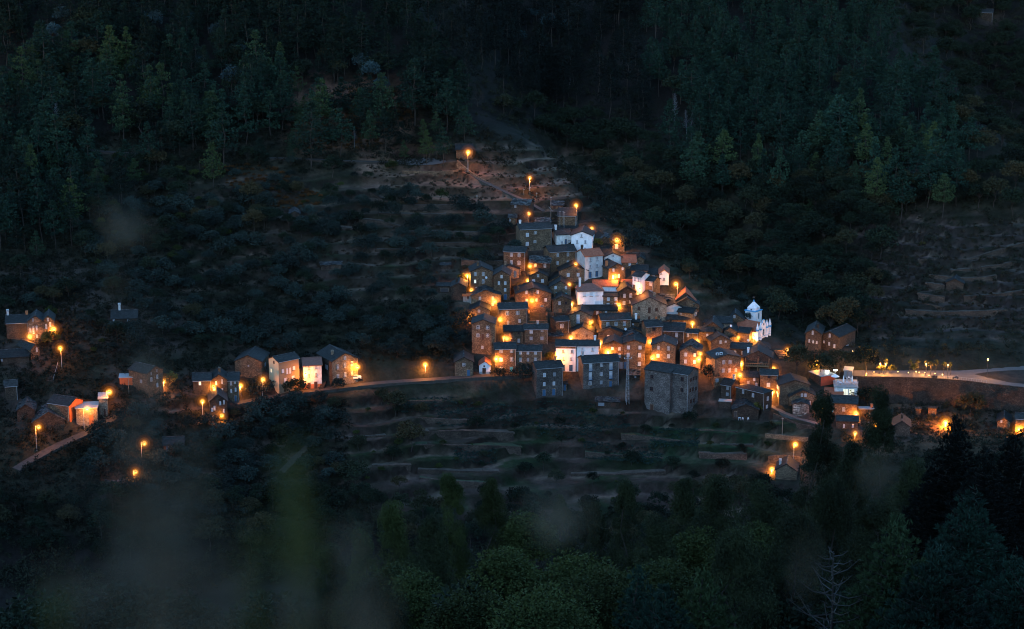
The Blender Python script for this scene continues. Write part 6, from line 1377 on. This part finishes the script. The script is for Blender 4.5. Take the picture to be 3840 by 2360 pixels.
for i, (kd, px, py, Y, cr, lb) in enumerate(NEAR):
    cr *= {'gum': 1.35, 'fresh': 1.3}.get(kd, 1.45)
    a, _ = ray(px, py); x = float(a)*Y; z0 = float(hgt(x, Y)); h_ = at(px, py, Y).z-z0
    if kd == 'gum': pr = gum_parts(800+i, h_, cr, int(9000+h_*cr*170), z0=.12)
    elif kd == 'fresh' and 'pointed' not in lb: pr = broad_parts(800+i, h_, cr, int(70+cr*12), 110, .36, 'fresh_leaves', 1.15, 'bark', .27)
    elif kd == 'fresh': pr = gum_parts(800+i, h_, cr, int(9000+h_*cr*190), 'fresh_leaves', .36, .85, .1)
    else: pr = tuft_pine(800+i, h_, cr, 'pine_dark' if kd == 'pined' else 'pine_needles', .12)
    plant({'gum': 'gum_tree', 'fresh': 'leafy_tree'}.get(kd, 'pine_tree'), pr, Vector((x, Y, z0)), 1, 0, lb, 'tree')
a, _ = ray(3125, 2070); Y = 100; x = float(a)*Y; z0 = float(hgt(x, Y)); h_ = at(3125, 2070, Y).z-z0
plant('dead_pine', bare_parts(77, h_, 44, .12, 3.1, .3, 'bark_dead', .10, 5), Vector((x, Y, z0)), 1, 0, 'bare pale dead pine with upswept twigs at the bottom right', 'tree', None, 0, ('trunk', 'branches'))
# rows of near-slope trees that only show as a dark mass
mass = []
for i in range(90):
    Y = rng.uniform(175, 400); px = rng.uniform(-100, 3950); a, _ = ray(px, 2200); x = float(a)*Y; mass.append((np.array([x, Y, float(hgt(x, Y))]), rng.uniform(.9, 1.5)*(.5+Y/400), random.randrange(6), rng.uniform(0, 6.28)))
gather('near_slope_wood', mass, BROAD, ['bark', 'broad_leaves'], 'black mass of trees on the near slope along the bottom edge')
# tall grass close to the camera, far out of focus
V, Q = [], []; 
def blade(px, py0, py1, d, w, lean, mat):
    n = 7; vs = []
    for i in range(n+1):
        t = i/n; p = at(px+lean*t*t, py0+(py1-py0)*t, d); ww = w*(1-t*.75); vs += [(p.x-ww, p.y, p.z), (p.x+ww, p.y+ww*.3, p.z)]
    return vs, [(2*i, 2*i+1, 2*i+3, 2*i+2) for i in range(n)]
def grass(name, specs, mat, label):
    mb = MB()
    for s_ in specs: mb.add(*blade(*s_, mat))
    return tag(mb.build(name, mat), label, 'grass', None, 'stuff')
def plumes(name, specs, mat, label, stems=True):
    """feathery seed heads on thin stems: small bracts through a long drooping head"""
    Vs, Qs, off = [], [], 0
    for px, py, rx, ry, d, n in specs:
        k = int(n); c = np.array([tuple(at(px+rng.normal()*rx*.55, py+rng.normal()*ry*.5, d*rng.uniform(.9, 1.12))) for _ in range(k)])
        Dv = rng.normal(size=(k, 3))*.5+np.array([.1, 0, 1.0]); ln = d*.012
        V, Q = leaves(c, Dv, rng.uniform(.6, 1.3, k)*ln*1.8, rng.uniform(.3, .6, k)*ln, rng); Vs.append(V); Qs.append(Q+off); off += len(V)
        for s_ in range(3 if stems and py > 1500 else 0):
            vs, fs = blade(px+rng.normal()*rx*.4, 2950, py-ry*.3, d, d*.0016, rng.normal()*60, mat); Vs.append(np.array(vs)); Qs.append(np.array(fs)+off); off += len(vs)
    return tag(link(name, bigmesh(name, np.concatenate(Vs), np.concatenate(Qs), mat)), label, 'grass', None, 'stuff')
plumes('tall_grass', [(430,900,70,130,2.3,7), (560,1330,50,200,2.0,7), (530,1750,60,260,1.7,17), (480,2050,50,260,1.6,20), (650,2080,45,300,1.5,22), (745,1850,40,240,1.7,13), (850,2200,60,220,1.4,12), (300,2180,60,240,1.5,9), (1310,2150,40,220,1.6,13), (1400,2280,45,160,1.5,9), (1130,2300,50,140,1.5,9),
    ], 'fg_grass', 'blurred grey-green seed heads of tall grass right before the camera')
plumes('tall_grass', [(2080,1940,80,60,1.8,7), (3290,1800,60,80,1.9,5), (3010,2110,60,100,1.8,6)], 'fg_grass', 'faint blurred seed heads floating over the lower right trees', False)
plumes('tall_grass', [(1090,1900,35,240,1.7,21), (1130,2100,40,240,1.6,21), (980,2100,40,220,1.6,6), (200,2240,60,200,1.5,6)], 'fg_grass_green', 'blurred dark green grass heads at the bottom left')

# ------------------------------------------------------------------ dusk light
w = bpy.data.worlds.new('World'); S.world = w; w.use_nodes = True; nt = w.node_tree; nt.nodes.clear()
sky = nt.nodes.new('ShaderNodeTexSky'); sky.sky_type = 'NISHITA'; sky.sun_disc = False
EL, RO = R(3), R(200)
sky.sun_elevation = EL; sky.sun_rotation = RO; sky.altitude = 700; sky.ozone_density = 3.2; sky.air_density = 1.2; sky.dust_density = .6
bg = nt.nodes.new('ShaderNodeBackground'); bg.inputs['Strength'].default_value = 1.65
wo = nt.nodes.new('ShaderNodeOutputWorld'); nt.links.new(sky.outputs[0], bg.inputs[0]); nt.links.new(bg.outputs[0], wo.inputs[0])
sl = bpy.data.lights.new('sun', 'SUN'); sl.energy = .62; sl.angle = R(60); sl.color = (.68, .79, 1.0)
so = bpy.data.objects.new('sun', sl); COL.objects.link(so)
so.rotation_euler = (R(55), 0, R(-15)); so.location = (0, -50, 400)
